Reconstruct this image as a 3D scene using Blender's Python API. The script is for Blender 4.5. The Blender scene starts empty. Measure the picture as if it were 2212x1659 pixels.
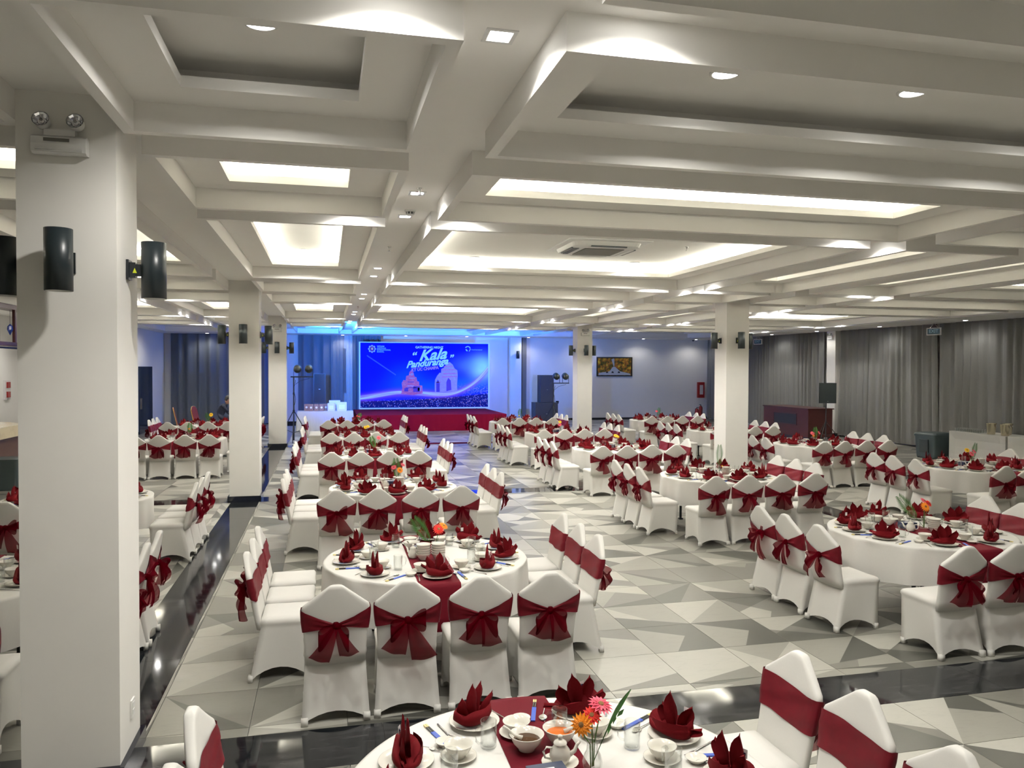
import bpy, math, random
from mathutils import Matrix, Vector
random.seed(7)
C = bpy.context.scene.collection
SC = bpy.context.scene
PI = math.pi
sin, cos = math.sin, math.cos

# ------------------------------------------------------------------ camera, world, exposure
cam_d = bpy.data.cameras.new('camera')
cam = bpy.data.objects.new('camera', cam_d)
C.objects.link(cam)
cam_d.sensor_width = 36.0
cam_d.lens = 1675.0 / 2212.0 * 36.0
cam_d.clip_start = 0.05
cam_d.clip_end = 200
RX = Vector((0.97236, -0.23343, 0.00350))      # image right in the room
RD = Vector((-0.00147, -0.02112, -0.99978))    # image down
RF = RX.cross(RD).normalized()                 # viewing direction
RX = RD.cross(RF).normalized()
m = Matrix((( RX.x, -RD.x, -RF.x, 0), (RX.y, -RD.y, -RF.y, 0), (RX.z, -RD.z, -RF.z, 2.45), (0, 0, 0, 1)))
cam.matrix_world = m
SC.camera = cam
w = bpy.data.worlds.new('world')
SC.world = w
w.use_nodes = True
w.node_tree.nodes['Background'].inputs[0].default_value = (0.8, 0.85, 1, 1)
w.node_tree.nodes['Background'].inputs[1].default_value = 0.0
vs = SC.view_settings
vs.view_transform = 'Standard'
vs.look = 'None'
vs.exposure = 1.38
vs.gamma = 1.0
vs.use_curve_mapping = False
cy = SC.cycles
cy.max_bounces = 7
cy.diffuse_bounces = 5
cy.glossy_bounces = 3
cy.transmission_bounces = 3
cy.transparent_max_bounces = 12
cy.sample_clamp_indirect = 4.0
cy.caustics_reflective = False
cy.caustics_refractive = False
cy.use_denoising = True

COVE = 55.0        # radiance of the hidden LED strips
SPOT = 30.0         # watts of a square downlight in the bands
ROUND = 80.0        # watts of a round downlight
BLUE = 1.0         # stage wash factor

# ------------------------------------------------------------------ materials
def mat(name, col, rough=0.6, metal=0.0, spec=0.5, noise=0.0, scale=40.0, bump=0.0, emit=None, es=0.0, sheen=0.0, coat=0.0):
    mt = bpy.data.materials.new(name)
    mt.use_nodes = True
    nt = mt.node_tree
    b = nt.nodes['Principled BSDF']
    b.inputs['Base Color'].default_value = (*col, 1)
    b.inputs['Roughness'].default_value = rough
    b.inputs['Metallic'].default_value = metal
    b.inputs['Specular IOR Level'].default_value = spec
    if sheen:
        b.inputs['Sheen Weight'].default_value = sheen
    if coat:
        b.inputs['Coat Weight'].default_value = coat
    if emit:
        b.inputs['Emission Color'].default_value = (*emit, 1)
        b.inputs['Emission Strength'].default_value = es
    if noise or bump:
        tc = nt.nodes.new('ShaderNodeTexCoord')
        n = nt.nodes.new('ShaderNodeTexNoise')
        n.inputs['Scale'].default_value = scale
        n.inputs['Detail'].default_value = 4
        nt.links.new(tc.outputs['Object'], n.inputs['Vector'])
        if noise:
            mx = nt.nodes.new('ShaderNodeMix')
            mx.data_type = 'RGBA'
            mx.inputs[6].default_value = (*[c * (1 - noise) for c in col], 1)
            mx.inputs[7].default_value = (*[min(1, c * (1 + noise)) for c in col], 1)
            nt.links.new(n.outputs['Fac'], mx.inputs[0])
            nt.links.new(mx.outputs[2], b.inputs['Base Color'])
        if bump:
            bp = nt.nodes.new('ShaderNodeBump')
            bp.inputs['Strength'].default_value = bump
            bp.inputs['Distance'].default_value = 0.01
            nt.links.new(n.outputs['Fac'], bp.inputs['Height'])
            nt.links.new(bp.outputs[0], b.inputs['Normal'])
    return mt

def mat_sheer(name, col, alpha, rough=0.7, transl=0.4, noise=0.0):
    """Thin cloth: partly see-through, partly translucent."""
    mt = bpy.data.materials.new(name)
    mt.use_nodes = True
    nt = mt.node_tree
    nt.nodes.clear()
    out = nt.nodes.new('ShaderNodeOutputMaterial')
    d = nt.nodes.new('ShaderNodeBsdfDiffuse')
    t = nt.nodes.new('ShaderNodeBsdfTranslucent')
    tr = nt.nodes.new('ShaderNodeBsdfTransparent')
    d.inputs[0].default_value = (*col, 1)
    t.inputs[0].default_value = (*col, 1)
    tr.inputs[0].default_value = (*[min(1, 0.35 + c * 2.2) for c in col], 1)
    m1 = nt.nodes.new('ShaderNodeMixShader')
    m1.inputs[0].default_value = transl
    m2 = nt.nodes.new('ShaderNodeMixShader')
    m2.inputs[0].default_value = alpha
    nt.links.new(d.outputs[0], m1.inputs[1])
    nt.links.new(t.outputs[0], m1.inputs[2])
    nt.links.new(tr.outputs[0], m2.inputs[1])
    nt.links.new(m1.outputs[0], m2.inputs[2])
    nt.links.new(m2.outputs[0], out.inputs[0])
    return mt

def mat_glass(name, tint=(0.975, 0.985, 0.98), refl=0.55):
    """Thin-walled glass: transparent with a fresnel reflection."""
    mt = bpy.data.materials.new(name)
    mt.use_nodes = True
    nt = mt.node_tree
    nt.nodes.clear()
    out = nt.nodes.new('ShaderNodeOutputMaterial')
    tr = nt.nodes.new('ShaderNodeBsdfTransparent')
    tr.inputs[0].default_value = (*tint, 1)
    g = nt.nodes.new('ShaderNodeBsdfGlossy')
    g.inputs['Roughness'].default_value = 0.03
    lw = nt.nodes.new('ShaderNodeLayerWeight')
    lw.inputs[0].default_value = 0.25
    mu = nt.nodes.new('ShaderNodeMath')
    mu.operation = 'MULTIPLY_ADD'
    mu.inputs[1].default_value = refl
    mu.inputs[2].default_value = 0.03
    mx = nt.nodes.new('ShaderNodeMixShader')
    nt.links.new(lw.outputs['Facing'], mu.inputs[0])
    nt.links.new(mu.outputs[0], mx.inputs[0])
    nt.links.new(tr.outputs[0], mx.inputs[1])
    nt.links.new(g.outputs[0], mx.inputs[2])
    nt.links.new(mx.outputs[0], out.inputs[0])
    return mt

def mat_emit(name, col, s):
    mt = bpy.data.materials.new(name)
    mt.use_nodes = True
    nt = mt.node_tree
    nt.nodes.clear()
    out = nt.nodes.new('ShaderNodeOutputMaterial')
    e = nt.nodes.new('ShaderNodeEmission')
    e.inputs[0].default_value = (*col, 1)
    e.inputs[1].default_value = s
    nt.links.new(e.outputs[0], out.inputs[0])
    return mt

def mat_marble(name, base, vein, rough, scale=3.0, stretch=(1, 1, 1), amount=0.5):
    mt = mat(name, base, rough)
    nt = mt.node_tree
    b = nt.nodes['Principled BSDF']
    tc = nt.nodes.new('ShaderNodeTexCoord')
    mp = nt.nodes.new('ShaderNodeMapping')
    mp.inputs['Scale'].default_value = stretch
    n = nt.nodes.new('ShaderNodeTexNoise')
    n.inputs['Scale'].default_value = scale
    n.inputs['Detail'].default_value = 8
    n.inputs['Roughness'].default_value = 0.7
    n.inputs['Distortion'].default_value = 1.5
    r = nt.nodes.new('ShaderNodeValToRGB')
    r.color_ramp.elements[0].position = 0.5
    r.color_ramp.elements[0].color = (*base, 1)
    r.color_ramp.elements[1].position = 0.5 + amount
    r.color_ramp.elements[1].color = (*vein, 1)
    nt.links.new(tc.outputs['Object'], mp.inputs[0])
    nt.links.new(mp.outputs[0], n.inputs['Vector'])
    nt.links.new(n.outputs['Fac'], r.inputs[0])
    nt.links.new(r.outputs[0], b.inputs['Base Color'])
    return mt

M = {}
M['wall'] = mat('painted wall', (0.80, 0.785, 0.76), 0.75, noise=0.02, scale=6, spec=0.3)
M['pillar'] = mat('painted pillar', (0.78, 0.765, 0.725), 0.65, noise=0.03, scale=5, spec=0.3)
M['ceil'] = mat('painted ceiling', (0.87, 0.855, 0.82), 0.7, noise=0.015, scale=5, spec=0.3)
M['granite'] = mat_marble('black polished granite', (0.008, 0.010, 0.012), (0.09, 0.085, 0.09), 0.06, 2.2, (1, 5, 1), 0.35)
M['base'] = mat('black baseboard', (0.006, 0.008, 0.016), 0.12)
greys = [(0.375, 0.368, 0.325), (0.245, 0.24, 0.208), (0.155, 0.151, 0.132), (0.072, 0.073, 0.062)]
M['tile'] = [mat_marble('floor tile grey %d' % i, c, tuple(x * 0.8 for x in c), 0.34, 5.0, (1, 3, 1), 0.4) for i, c in enumerate(greys)]
M['grout'] = mat('grout', (0.12, 0.11, 0.10), 0.8)
M['cover'] = mat('white spandex cover', (0.61, 0.60, 0.565), 0.6, noise=0.02, scale=120, spec=0.25)
M['cloth'] = mat('white table linen', (0.61, 0.60, 0.565), 0.8, noise=0.025, scale=60, spec=0.2)
M['sash'] = mat('burgundy organza band', (0.115, 0.0018, 0.0085), 0.5, noise=0.3, scale=18, spec=0.25)
M['bow'] = mat_sheer('burgundy organza bow', (0.12, 0.0016, 0.008), 0.70, transl=0.4)
M['napkin'] = mat('burgundy napkin', (0.105, 0.0009, 0.0035), 0.85, noise=0.12, scale=60, spec=0.15)
M['runner'] = mat('burgundy runner', (0.10, 0.002, 0.0085), 0.8, noise=0.08, scale=90, spec=0.15)
M['porcelain'] = mat('white porcelain', (0.62, 0.60, 0.535), 0.12)
M['glass'] = mat_glass('clear glass')
M['steel'] = mat('polished steel', (0.75, 0.74, 0.72), 0.16, 1.0)
M['dark'] = mat('black plastic', (0.012, 0.016, 0.02), 0.4)
M['darkmetal'] = mat('dark powder coated metal', (0.014, 0.022, 0.026), 0.35)
M['white_plastic'] = mat('white plastic', (0.72, 0.72, 0.70), 0.35)
M['navy'] = mat('navy card', (0.008, 0.018, 0.06), 0.4)
M['blue_paper'] = mat('blue paper sleeve', (0.03, 0.08, 0.42), 0.5)
M['black_lacquer'] = mat('black lacquer', (0.01, 0.01, 0.012), 0.2)
M['yellow_tip'] = mat('pale yellow tip', (0.62, 0.52, 0.2), 0.4)
M['leaf'] = mat('green leaf', (0.035, 0.13, 0.02), 0.45, noise=0.3, scale=30)
M['stem'] = mat('green stem', (0.06, 0.14, 0.02), 0.5)
M['petal_y'] = mat('yellow petals', (0.85, 0.55, 0.01), 0.6)
M['petal_o'] = mat('orange petals', (0.88, 0.30, 0.01), 0.6)
M['petal_p'] = mat('pink petals', (0.75, 0.10, 0.16), 0.6)
M['petal_r'] = mat('red petals', (0.70, 0.03, 0.02), 0.6)
M['flower_eye'] = mat('flower eye', (0.20, 0.10, 0.03), 0.8)
M['curtain'] = mat('grey blackout curtain', (0.20, 0.20, 0.195), 0.85, noise=0.08, scale=50, spec=0.15)
M['curtain_b'] = mat('slate curtain', (0.15, 0.17, 0.20), 0.85, noise=0.08, scale=50, spec=0.15)
M['sheer'] = mat_sheer('sheer white curtain', (0.6, 0.62, 0.66), 0.35, transl=0.5)
M['carpet'] = mat('burgundy stage carpet', (0.15, 0.002, 0.013), 0.9, noise=0.1, scale=80, spec=0.1)
M['wood'] = mat_marble('dark walnut', (0.055, 0.014, 0.012), (0.022, 0.007, 0.006), 0.35, 3.0, (1, 1, 8), 0.4)
M['wood_b'] = mat_marble('brown veneer', (0.075, 0.035, 0.022), (0.04, 0.018, 0.012), 0.4, 3.0, (1, 1, 8), 0.4)
M['marble'] = mat_marble('cream marble', (0.62, 0.54, 0.38), (0.48, 0.40, 0.27), 0.15, 2.0, (1, 1, 1), 0.4)
M['bin'] = mat('slate plastic', (0.03, 0.045, 0.05), 0.45)
M['carton'] = mat('brown carton', (0.28, 0.17, 0.11), 0.7)
M['carton_w'] = mat('white carton', (0.66, 0.63, 0.64), 0.6)
M['paper'] = mat('white paper', (0.8, 0.8, 0.78), 0.7)
M['red'] = mat('red paint', (0.30, 0.012, 0.012), 0.35)
M['gold'] = mat('gold frame', (0.55, 0.33, 0.09), 0.3, 0.8)
M['maroon'] = mat('maroon upholstery', (0.12, 0.006, 0.015), 0.8)
M['skin'] = mat('skin', (0.42, 0.22, 0.15), 0.55)
M['hair'] = mat('black hair', (0.008, 0.008, 0.010), 0.5)
M['shirt'] = mat('navy shirt', (0.010, 0.014, 0.035), 0.8)
M['water_blue'] = mat('blue bottle plastic', (0.01, 0.04, 0.30), 0.15)
M['brown_soup'] = mat('brown dip', (0.05, 0.02, 0.004), 0.08)
M['orange_soup'] = mat('orange dip', (0.55, 0.13, 0.02), 0.1)
M['window'] = mat('dark window', (0.01, 0.02, 0.05), 0.08)
M['socket'] = mat('white socket plate', (0.78, 0.77, 0.74), 0.35)
M['strip'] = mat_emit('led strip', (1.0, 0.965, 0.83), COVE)
M['lamp'] = mat_emit('downlight panel', (1.0, 0.98, 0.94), 14.0)
M['lamp_r'] = mat_emit('round downlight disc', (1.0, 0.98, 0.94), 14.0)
M['led_blue'] = mat_emit('blue stage lens', (0.1, 0.3, 1.0), 3.0)
M['sign'] = mat('exit sign face', (0.03, 0.09, 0.13), 0.4)
M['yellow'] = mat('yellow sticker', (0.55, 0.62, 0.02), 0.5)
M['chrome'] = mat('chrome reflector', (0.8, 0.8, 0.82), 0.08, 1.0)
M['grille'] = mat('dark grille', (0.16, 0.155, 0.14), 0.6)

# ------------------------------------------------------------------ mesh building
class MB:
    def __init__(self):
        self.v, self.f, self.mi = [], [], []
    def face(self, idx, m=0):
        self.f.append(tuple(idx)); self.mi.append(m)
    def quad(self, a, b, c, d, m=0):
        n = len(self.v)
        self.v += [tuple(a), tuple(b), tuple(c), tuple(d)]
        self.face((n, n + 1, n + 2, n + 3), m)
    def poly(self, pts, m=0):
        n = len(self.v)
        self.v += [tuple(p) for p in pts]
        self.face(range(n, n + len(pts)), m)
    def box(self, x0, x1, y0, y1, z0, z1, m=0, M4=None):
        n = len(self.v)
        P = [(x0, y0, z0), (x1, y0, z0), (x1, y1, z0), (x0, y1, z0), (x0, y0, z1), (x1, y0, z1), (x1, y1, z1), (x0, y1, z1)]
        if M4 is not None:
            P = [tuple(M4 @ Vector(p)) for p in P]
        self.v += P
        for q in ((0, 3, 2, 1), (4, 5, 6, 7), (0, 1, 5, 4), (1, 2, 6, 5), (2, 3, 7, 6), (3, 0, 4, 7)):
            self.face([n + i for i in q], m)
    def loft(self, rings, close=True, cap0=False, cap1=False, m=0):
        n = len(self.v)
        k = len(rings[0])
        for r in rings:
            self.v += [tuple(p) for p in r]
        for i in range(len(rings) - 1):
            for j in range(k if close else k - 1):
                j2 = (j + 1) % k
                self.face((n + i * k + j, n + i * k + j2, n + (i + 1) * k + j2, n + (i + 1) * k + j), m)
        if cap0:
            self.face([n + j for j in reversed(range(k))], m)
        if cap1:
            self.face([n + (len(rings) - 1) * k + j for j in range(k)], m)
    def lathe(self, prof, seg=20, c=(0, 0, 0), m=0, cap0=False, cap1=False):
        rings = [[(c[0] + r * cos(2 * PI * j / seg), c[1] + r * sin(2 * PI * j / seg), c[2] + z) for j in range(seg)] for r, z in prof]
        self.loft(rings, True, cap0, cap1, m)
    def tube(self, pts, r, seg=8, m=0, cap=True):
        pts = [Vector(p) for p in pts]
        rs = r if isinstance(r, (list, tuple)) else [r] * len(pts)
        rings = []
        up = Vector((0, 0, 1))
        for i, p in enumerate(pts):
            d = (pts[min(i + 1, len(pts) - 1)] - pts[max(i - 1, 0)]).normalized()
            u = up if abs(d.z) < 0.95 else Vector((1, 0, 0))
            a = d.cross(u).normalized()
            b = d.cross(a).normalized()
            rings.append([tuple(p + a * rs[i] * cos(2 * PI * j / seg) + b * rs[i] * sin(2 * PI * j / seg)) for j in range(seg)])
        self.loft(rings, True, cap, cap, m)
    def ribbon(self, rows, m=0):
        self.loft(rows, False, m=m)
    def mesh(self, name, mats, smooth=False):
        me = bpy.data.meshes.new(name)
        me.from_pydata(self.v, [], self.f)
        for x in (mats if isinstance(mats, (list, tuple)) else [mats]):
            me.materials.append(x)
        me.polygons.foreach_set('material_index', self.mi)
        if smooth:
            me.polygons.foreach_set('use_smooth', [True] * len(self.f))
        me.update()
        return me
    def build(self, name, mats, parent=None, smooth=False, loc=(0, 0, 0)):
        return ob(name, self.mesh(name, mats, smooth), parent, loc)

def ob(name, data, parent=None, loc=(0, 0, 0), rz=0.0):
    o = bpy.data.objects.new(name, data)
    C.objects.link(o)
    if parent is not None:
        o.parent = parent
    o.location = loc
    if rz:
        o.rotation_euler = (0, 0, rz)
    return o

def tag(o, label, cat, group=None):
    o['label'] = label; o['category'] = cat
    if group:
        o['group'] = group
    return o

def thing(name, label, cat, loc=(0, 0, 0), rz=0.0, group=None):
    return tag(ob(name, None, None, loc, rz), label, cat, group)

def struct(o):
    o['kind'] = 'structure'
    return o

ORD = ['first', 'second', 'third', 'fourth', 'fifth', 'sixth', 'seventh', 'eighth', 'ninth', 'tenth', 'eleventh', 'twelfth']

# ------------------------------------------------------------------ room shell
XL, XR, Y0, YB = -6.55, 18.3, -6.0, 34.8
ZB, ZL = 4.01, 3.835           # band ceiling level and bottom of the dropped lips
PER = 9.88
PX = [-1.44, 8.445]            # pillar rows
PY = [4.93, 14.80, 24.72]      # front faces of the pillars
PW = 0.52

# ---- floor: tiles and granite strips on a dark bed
TP, TX0, TY0 = 0.651, 2.747 - 0.651 * 20, 6.14 - 0.651 * 22
b = MB(); b.box(-9.7, XR, Y0, YB, -0.12, -0.012)
floor = struct(b.build('floor', M['grout']))
strips_x = [(-1.67, -1.185), (8.19, 8.70)]
strips_y = [(4.83, 5.36), (14.72, 15.24), (24.6, 25.1)]
EDGE = [(0, 0), (1/3, 0), (0.5, 0), (2/3, 0), (1, 0), (1, 1/3), (1, 0.5), (1, 2/3), (1, 1), (2/3, 1), (0.5, 1), (1/3, 1), (0, 1), (0, 2/3), (0, 0.5), (0, 1/3)]
CHORDS = [((0, 0), (1, 0.5)), ((0, 1/3), (1, 1)), ((0, 2/3), (1, 0)), ((0, 0), (1, 1)), ((1, 0), (0, 1)), ((0, 0.5), (1, 0)), ((0, 1), (1, 1/3)),
          ((1/3, 0), (1, 1)), ((0, 0), (2/3, 1)), ((1, 0), (1/3, 1)), ((2/3, 0), (0, 1)), ((0, 1/3), (1, 0)), ((0, 1), (1, 0.5)), ((0, 0), (1, 1/3)), ((0, 0.15), (1, 0.3))]
def cut(poly, a, c):
    A, Bp = [], []
    nx, ny = -(c[1] - a[1]), c[0] - a[0]
    k = len(poly)
    for i in range(k):
        p, q = poly[i], poly[(i + 1) % k]
        dp = (p[0] - a[0]) * nx + (p[1] - a[1]) * ny
        dq = (q[0] - a[0]) * nx + (q[1] - a[1]) * ny
        if dp >= -1e-9: A.append(p)
        if dp <= 1e-9: Bp.append(p)
        if dp * dq < -1e-12:
            t = dp / (dp - dq)
            x = (p[0] + (q[0] - p[0]) * t, p[1] + (q[1] - p[1]) * t)
            A.append(x); Bp.append(x)
    return [x for x in (A, Bp) if len(x) > 2]
def area(p):
    return abs(sum(p[i][0] * p[(i + 1) % len(p)][1] - p[(i + 1) % len(p)][0] * p[i][1] for i in range(len(p)))) / 2
def tile_polys(rng):
    polys = [[(0, 0), (1, 0), (1, 1), (0, 1)]]
    for ch in rng.sample(CHORDS, rng.choice((2, 3, 3))):
        nxt = []
        for p in polys:
            if area(p) < 0.10 or rng.random() < 0.15:
                nxt.append(p)
            else:
                nxt += [q for q in cut(p, *ch) if area(q) > 1e-4]
        polys = nxt
    out, last = [], -1
    for p in polys:
        c = rng.choice((0, 0, 0, 1, 1, 1, 2, 2, 2, 3, 3))
        if c == last: c = (c + rng.choice((1, 2))) % 4 if rng.random() < 0.7 else c
        last = c
        out.append((p, c))
    return out
def add_tile(bm, polys, x, y, sx, sy, g=0.0022, fx=False):
    w_, h_ = sx - 2 * g, sy - 2 * g
    for p, c in polys:
        bm.poly([(x + g + q[0] * w_, y + g + q[1] * h_, 0.0) for q in p], c)
    for (ax, ay), (bx, by) in (((0, 0), (1, 0)), ((1, 0), (1, 1)), ((1, 1), (0, 1)), ((0, 1), (0, 0))):
        bm.quad((x + g + ax * w_, y + g + ay * h_, 0), (x + g + ax * w_, y + g + ay * h_, -0.012), (x + g + bx * w_, y + g + by * h_, -0.012), (x + g + bx * w_, y + g + by * h_, 0), 1)
rng = random.Random(11)
VARI = [tile_polys(rng) for _ in range(28)]
tile_mesh = []
for vi, polys in enumerate(VARI):
    bm = MB(); add_tile(bm, polys, 0, 0, TP, TP)
    tile_mesh.append(bm.mesh('tile', M['tile']))
def spans(lo, hi, strips):
    out = [(lo, hi)]
    for a, c in strips:
        nxt = []
        for s, e in out:
            if c <= s or a >= e: nxt.append((s, e)); continue
            if s < a - 0.02: nxt.append((s, a))
            if e > c + 0.02: nxt.append((c, e))
        out = nxt
    return out
rest = MB()
single = 0
cells = []
i = 0
while TX0 + i * TP < XR - 0.02:
    j = 0
    while TY0 + j * TP < YB:
        cells.append((TX0 + i * TP, TY0 + j * TP)); j += 1
    i += 1
def in_view(x, y):
    return y > 2.5 and -0.42 < (x - 0.24 * y) / (y + 0.3) < 0.78
cells.sort(key=lambda c: c[1])
for x, y in cells:
    vi = rng.randrange(len(VARI))
    sxs = spans(max(x, -9.7), min(x + TP, XR), strips_x)
    sys_ = spans(max(y, Y0), min(y + TP, YB), strips_y)
    whole = len(sxs) == 1 and len(sys_) == 1 and abs(sxs[0][1] - sxs[0][0] - TP) < 1e-6 and abs(sys_[0][1] - sys_[0][0] - TP) < 1e-6
    if whole and single < 295 and in_view(x, y) and y < 14 and not (y > 5.4 and -0.1 < x < 1.5) and x < 6.2:
        ob('tile', tile_mesh[vi], floor, (x, y, 0)); single += 1
    else:
        for s, e in sxs:
            for s2, e2 in sys_:
                if e - s > 0.01 and e2 - s2 > 0.01:
                    add_tile(rest, VARI[vi], s, s2, e - s, e2 - s2)
rest.build('distant_tiles', M['tile'], floor)['kind'] = 'stuff'
# granite strips as slabs
def slab(x0, x1, y0, y1):
    bm = MB(); bm.box(x0 + .001, x1 - .001, y0 + .001, y1 - .001, -0.012, 0.0005)
    bm.build('granite_slab', M['granite'], floor)
for (a, c) in strips_x:
    y = Y0
    ys = sorted([Y0] + [v for s in strips_y for v in s] + [YB])
    for k in range(len(ys) - 1):
        n = max(1, round((ys[k + 1] - ys[k]) / 1.6))
        for q in range(n):
            slab(a, c, ys[k] + (ys[k + 1] - ys[k]) * q / n, ys[k] + (ys[k + 1] - ys[k]) * (q + 1) / n)
for (a, c) in strips_y:
    xs = [-9.7, strips_x[0][0], strips_x[0][1], strips_x[1][0], strips_x[1][1], XR]
    for k in range(0, 5):
        if k in (1, 3): continue
        n = max(1, round((xs[k + 1] - xs[k]) / 1.6))
        for q in range(n):
            slab(xs[k] + (xs[k + 1] - xs[k]) * q / n, xs[k] + (xs[k + 1] - xs[k]) * (q + 1) / n, a, c)

# ---- walls
def wall(name, x0, x1, y0, y1, z0, z1, m='wall'):
    bm = MB(); bm.box(x0, x1, y0, y1, z0, z1)
    return struct(bm.build(name, M[m]))
wall('wall_back', XL - 0.15, XR + 0.15, YB, YB + 0.15, 0, 4.5)
wall('wall_right', XR, XR + 0.15, Y0, YB, 0, 4.5)
wall('wall_left', XL - 0.15, XL, 20.9, YB, 0, 4.5)
wall('wall_bar', -9.85, -9.7, Y0, 28.5, 0, 4.5)
wall('wall_bar_end', -9.7, XL - 0.15, 28.35, 28.5, 0, 4.5)
wall('wall_front', -9.7, XR, Y0 - 0.15, Y0, 0, 4.5)
bm = MB(); bm.box(XL, XR, YB - 0.02, YB, 0, 0.10); struct(bm.build('baseboard_back', M['base']))
bm = MB(); bm.box(XL, XL + 0.02, 20.9, YB - 0.02, 0, 0.10); struct(bm.build('baseboard_left', M['base']))

# ---- pillars with baseboards
def pillar(x, y, wx=PW, wy=0.5, bb=True):
    bm = MB(); bm.box(x - wx / 2, x + wx / 2, y, y + wy, 0, ZB + 0.02)
    p = struct(bm.build('pillar', M['pillar']))
    if bb:
        bm = MB(); bm.box(x - wx / 2 - .03, x + wx / 2 + .03, y - .03, y + wy + .03, 0.0008, 0.102)
        bm.build('baseboard', M['base'], p)
    return p
for x in PX:
    for y in PY:
        if x > 0 and y < 10: continue
        pillar(x, y)
pillar(PX[1], 34.42, PW, 0.4)                       # pilaster by the stage
pillar(18.17, 24.72, 0.26, 0.5)                     # pilaster between the right-hand curtains

# ---- ceiling with dropped coffers
COLS = [(-6.1, -3.78), (-3.30, -1.70), (-1.165, 0.57), (1.025, 6.10), (6.58, 8.18), (8.71, 10.44), (10.9, 15.98)]
ROWS = [(-4.37, -2.58, 1), (-2.13, 2.82, 0), (3.27, 5.05, 0), (5.51, 7.30, 1), (7.75, 12.72, 1)]
ROWS += [(3.27 + PER, 5.05 + PER, 1), (5.51 + PER, 7.30 + PER, 1), (7.75 + PER, 12.72 + PER, 1)]
ROWS += [(3.27 + 2 * PER, 5.05 + 2 * PER, 1), (5.51 + 2 * PER, 7.30 + 2 * PER, 1), (7.75 + 2 * PER, 12.60 + 2 * PER, 2)]
SOFX, SOFY = 16.42, 32.95       # perimeter soffits
MARG = 0.38                     # lip edge to opening
xs, ys = [-9.7, XR], [Y0, YB]
opens = []
for (a, c) in COLS:
    for (s, e, lit) in ROWS:
        opens.append((a + MARG, c - MARG, s + MARG, e - MARG))
xs = sorted(set([-9.7, XR] + [v for a, c in COLS for v in (a + MARG, c - MARG)]))
ys = sorted(set([Y0, YB] + [v for s, e, l in ROWS for v in (s + MARG, e - MARG)]))
openset = set((round(o[0], 4), round(o[2], 4)) for o in opens)
bm = MB()
for i in range(len(xs) - 1):
    for j in range(len(ys) - 1):
        if (round(xs[i], 4), round(ys[j], 4)) in openset: continue
        bm.quad((xs[i], ys[j], ZB), (xs[i], ys[j + 1], ZB), (xs[i + 1], ys[j + 1], ZB), (xs[i + 1], ys[j], ZB))
bm.box(-9.8, XR + 0.15, Y0 - 0.15, YB + 0.15, 4.5, 4.6)
ceiling = struct(bm.build('ceiling', M['ceil']))
LW = 0.068
for (a, c) in COLS:
    for (s, e, lit) in ROWS:
        bm = MB()
        def ring(x0, x1, y0, y1, z): return [(x0, y0, z), (x1, y0, z), (x1, y1, z), (x0, y1, z)]
        # dropped lip
        bm.loft([ring(a, c, s, e, ZB), ring(a, c, s, e, ZL), ring(a + LW, c - LW, s + LW, e - LW, ZL), ring(a + LW, c - LW, s + LW, e - LW, ZB)])
        # opening edge, ledge, recess wall and recess ceiling
        o = (a + MARG, c - MARG, s + MARG, e - MARG)
        X = 0.26
        bm.loft([ring(*o, ZB), ring(*o, ZB + .065), ring(o[0] - X, o[1] + X, o[2] - X, o[3] + X, ZB + .065), ring(o[0] - X, o[1] + X, o[2] - X, o[3] + X, ZB + .19)], cap1=True)
        cf = bm.build('coffer', M['ceil'], ceiling)
        if lit == 1:
            st = MB()
            z = ZB + .075
            q = (o[0] - .16, o[1] + .16, o[2] - .16, o[3] + .16)
            r1, r2 = ring(*q, z), ring(q[0] + .05, q[1] - .05, q[2] + .05, q[3] - .05, z)
            st.loft([r1, r2])
            st.build('led_strip', M['strip'], cf)
# perimeter soffits
bm = MB(); bm.box(SOFX, XR, Y0, YB, ZL, ZB - 0.001); struct(bm.build('trim_1', M['ceil']))
bm = MB(); bm.box(XL, SOFX, SOFY, YB, ZL, ZB - 0.001); struct(bm.build('trim_2', M['ceil']))
bm = MB(); bm.box(XL, -6.1, 20.9, SOFY, ZL, ZB - 0.001); struct(bm.build('trim_3', M['ceil']))

# ------------------------------------------------------------------ lamps
def spot(parent, energy, angle, blend, z, r=0.05, col=(1, 0.965, 0.90)):
    l = bpy.data.lights.new('downlight_lamp', 'SPOT')
    l.energy = energy; l.spot_size = math.radians(angle); l.spot_blend = blend; l.shadow_soft_size = r; l.color = col
    o = ob('downlight_lamp', l, parent, (0, 0, z))
    return o
SQ = None
def square_light(x, y, label):
    global SQ
    if SQ is None:
        f = MB()
        f.loft([[(-.075, -.075, 0), (.075, -.075, 0), (.075, .075, 0), (-.075, .075, 0)], [(-.075, -.075, -.006), (.075, -.075, -.006), (.075, .075, -.006), (-.075, .075, -.006)],
                [(-.055, -.055, -.006), (.055, -.055, -.006), (.055, .055, -.006), (-.055, .055, -.006)], [(-.055, -.055, -.002), (.055, -.055, -.002), (.055, .055, -.002), (-.055, .055, -.002)]])
        p = MB()
        p.lathe([(0.052, 0)], 4) if False else None
        pts = []
        for k in range(16):
            t = 2 * PI * k / 16
            pts.append((0.054 * math.copysign(abs(cos(t)) ** .35, cos(t)), 0.054 * math.copysign(abs(sin(t)) ** .35, sin(t)), -.004))
        p.poly(list(reversed(pts)))
        SQ = (f.mesh('frame', M['white_plastic']), p.mesh('diffuser', M['lamp']))
    t = thing('square_downlight', label, 'light', (x, y, ZB), 0, 'square downlights in the ceiling bands')
    ob('frame', SQ[0], t); ob('diffuser', SQ[1], t)
    spot(t, SPOT, 146, 0.5, -0.012, 0.03)
RD_ = None
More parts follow.
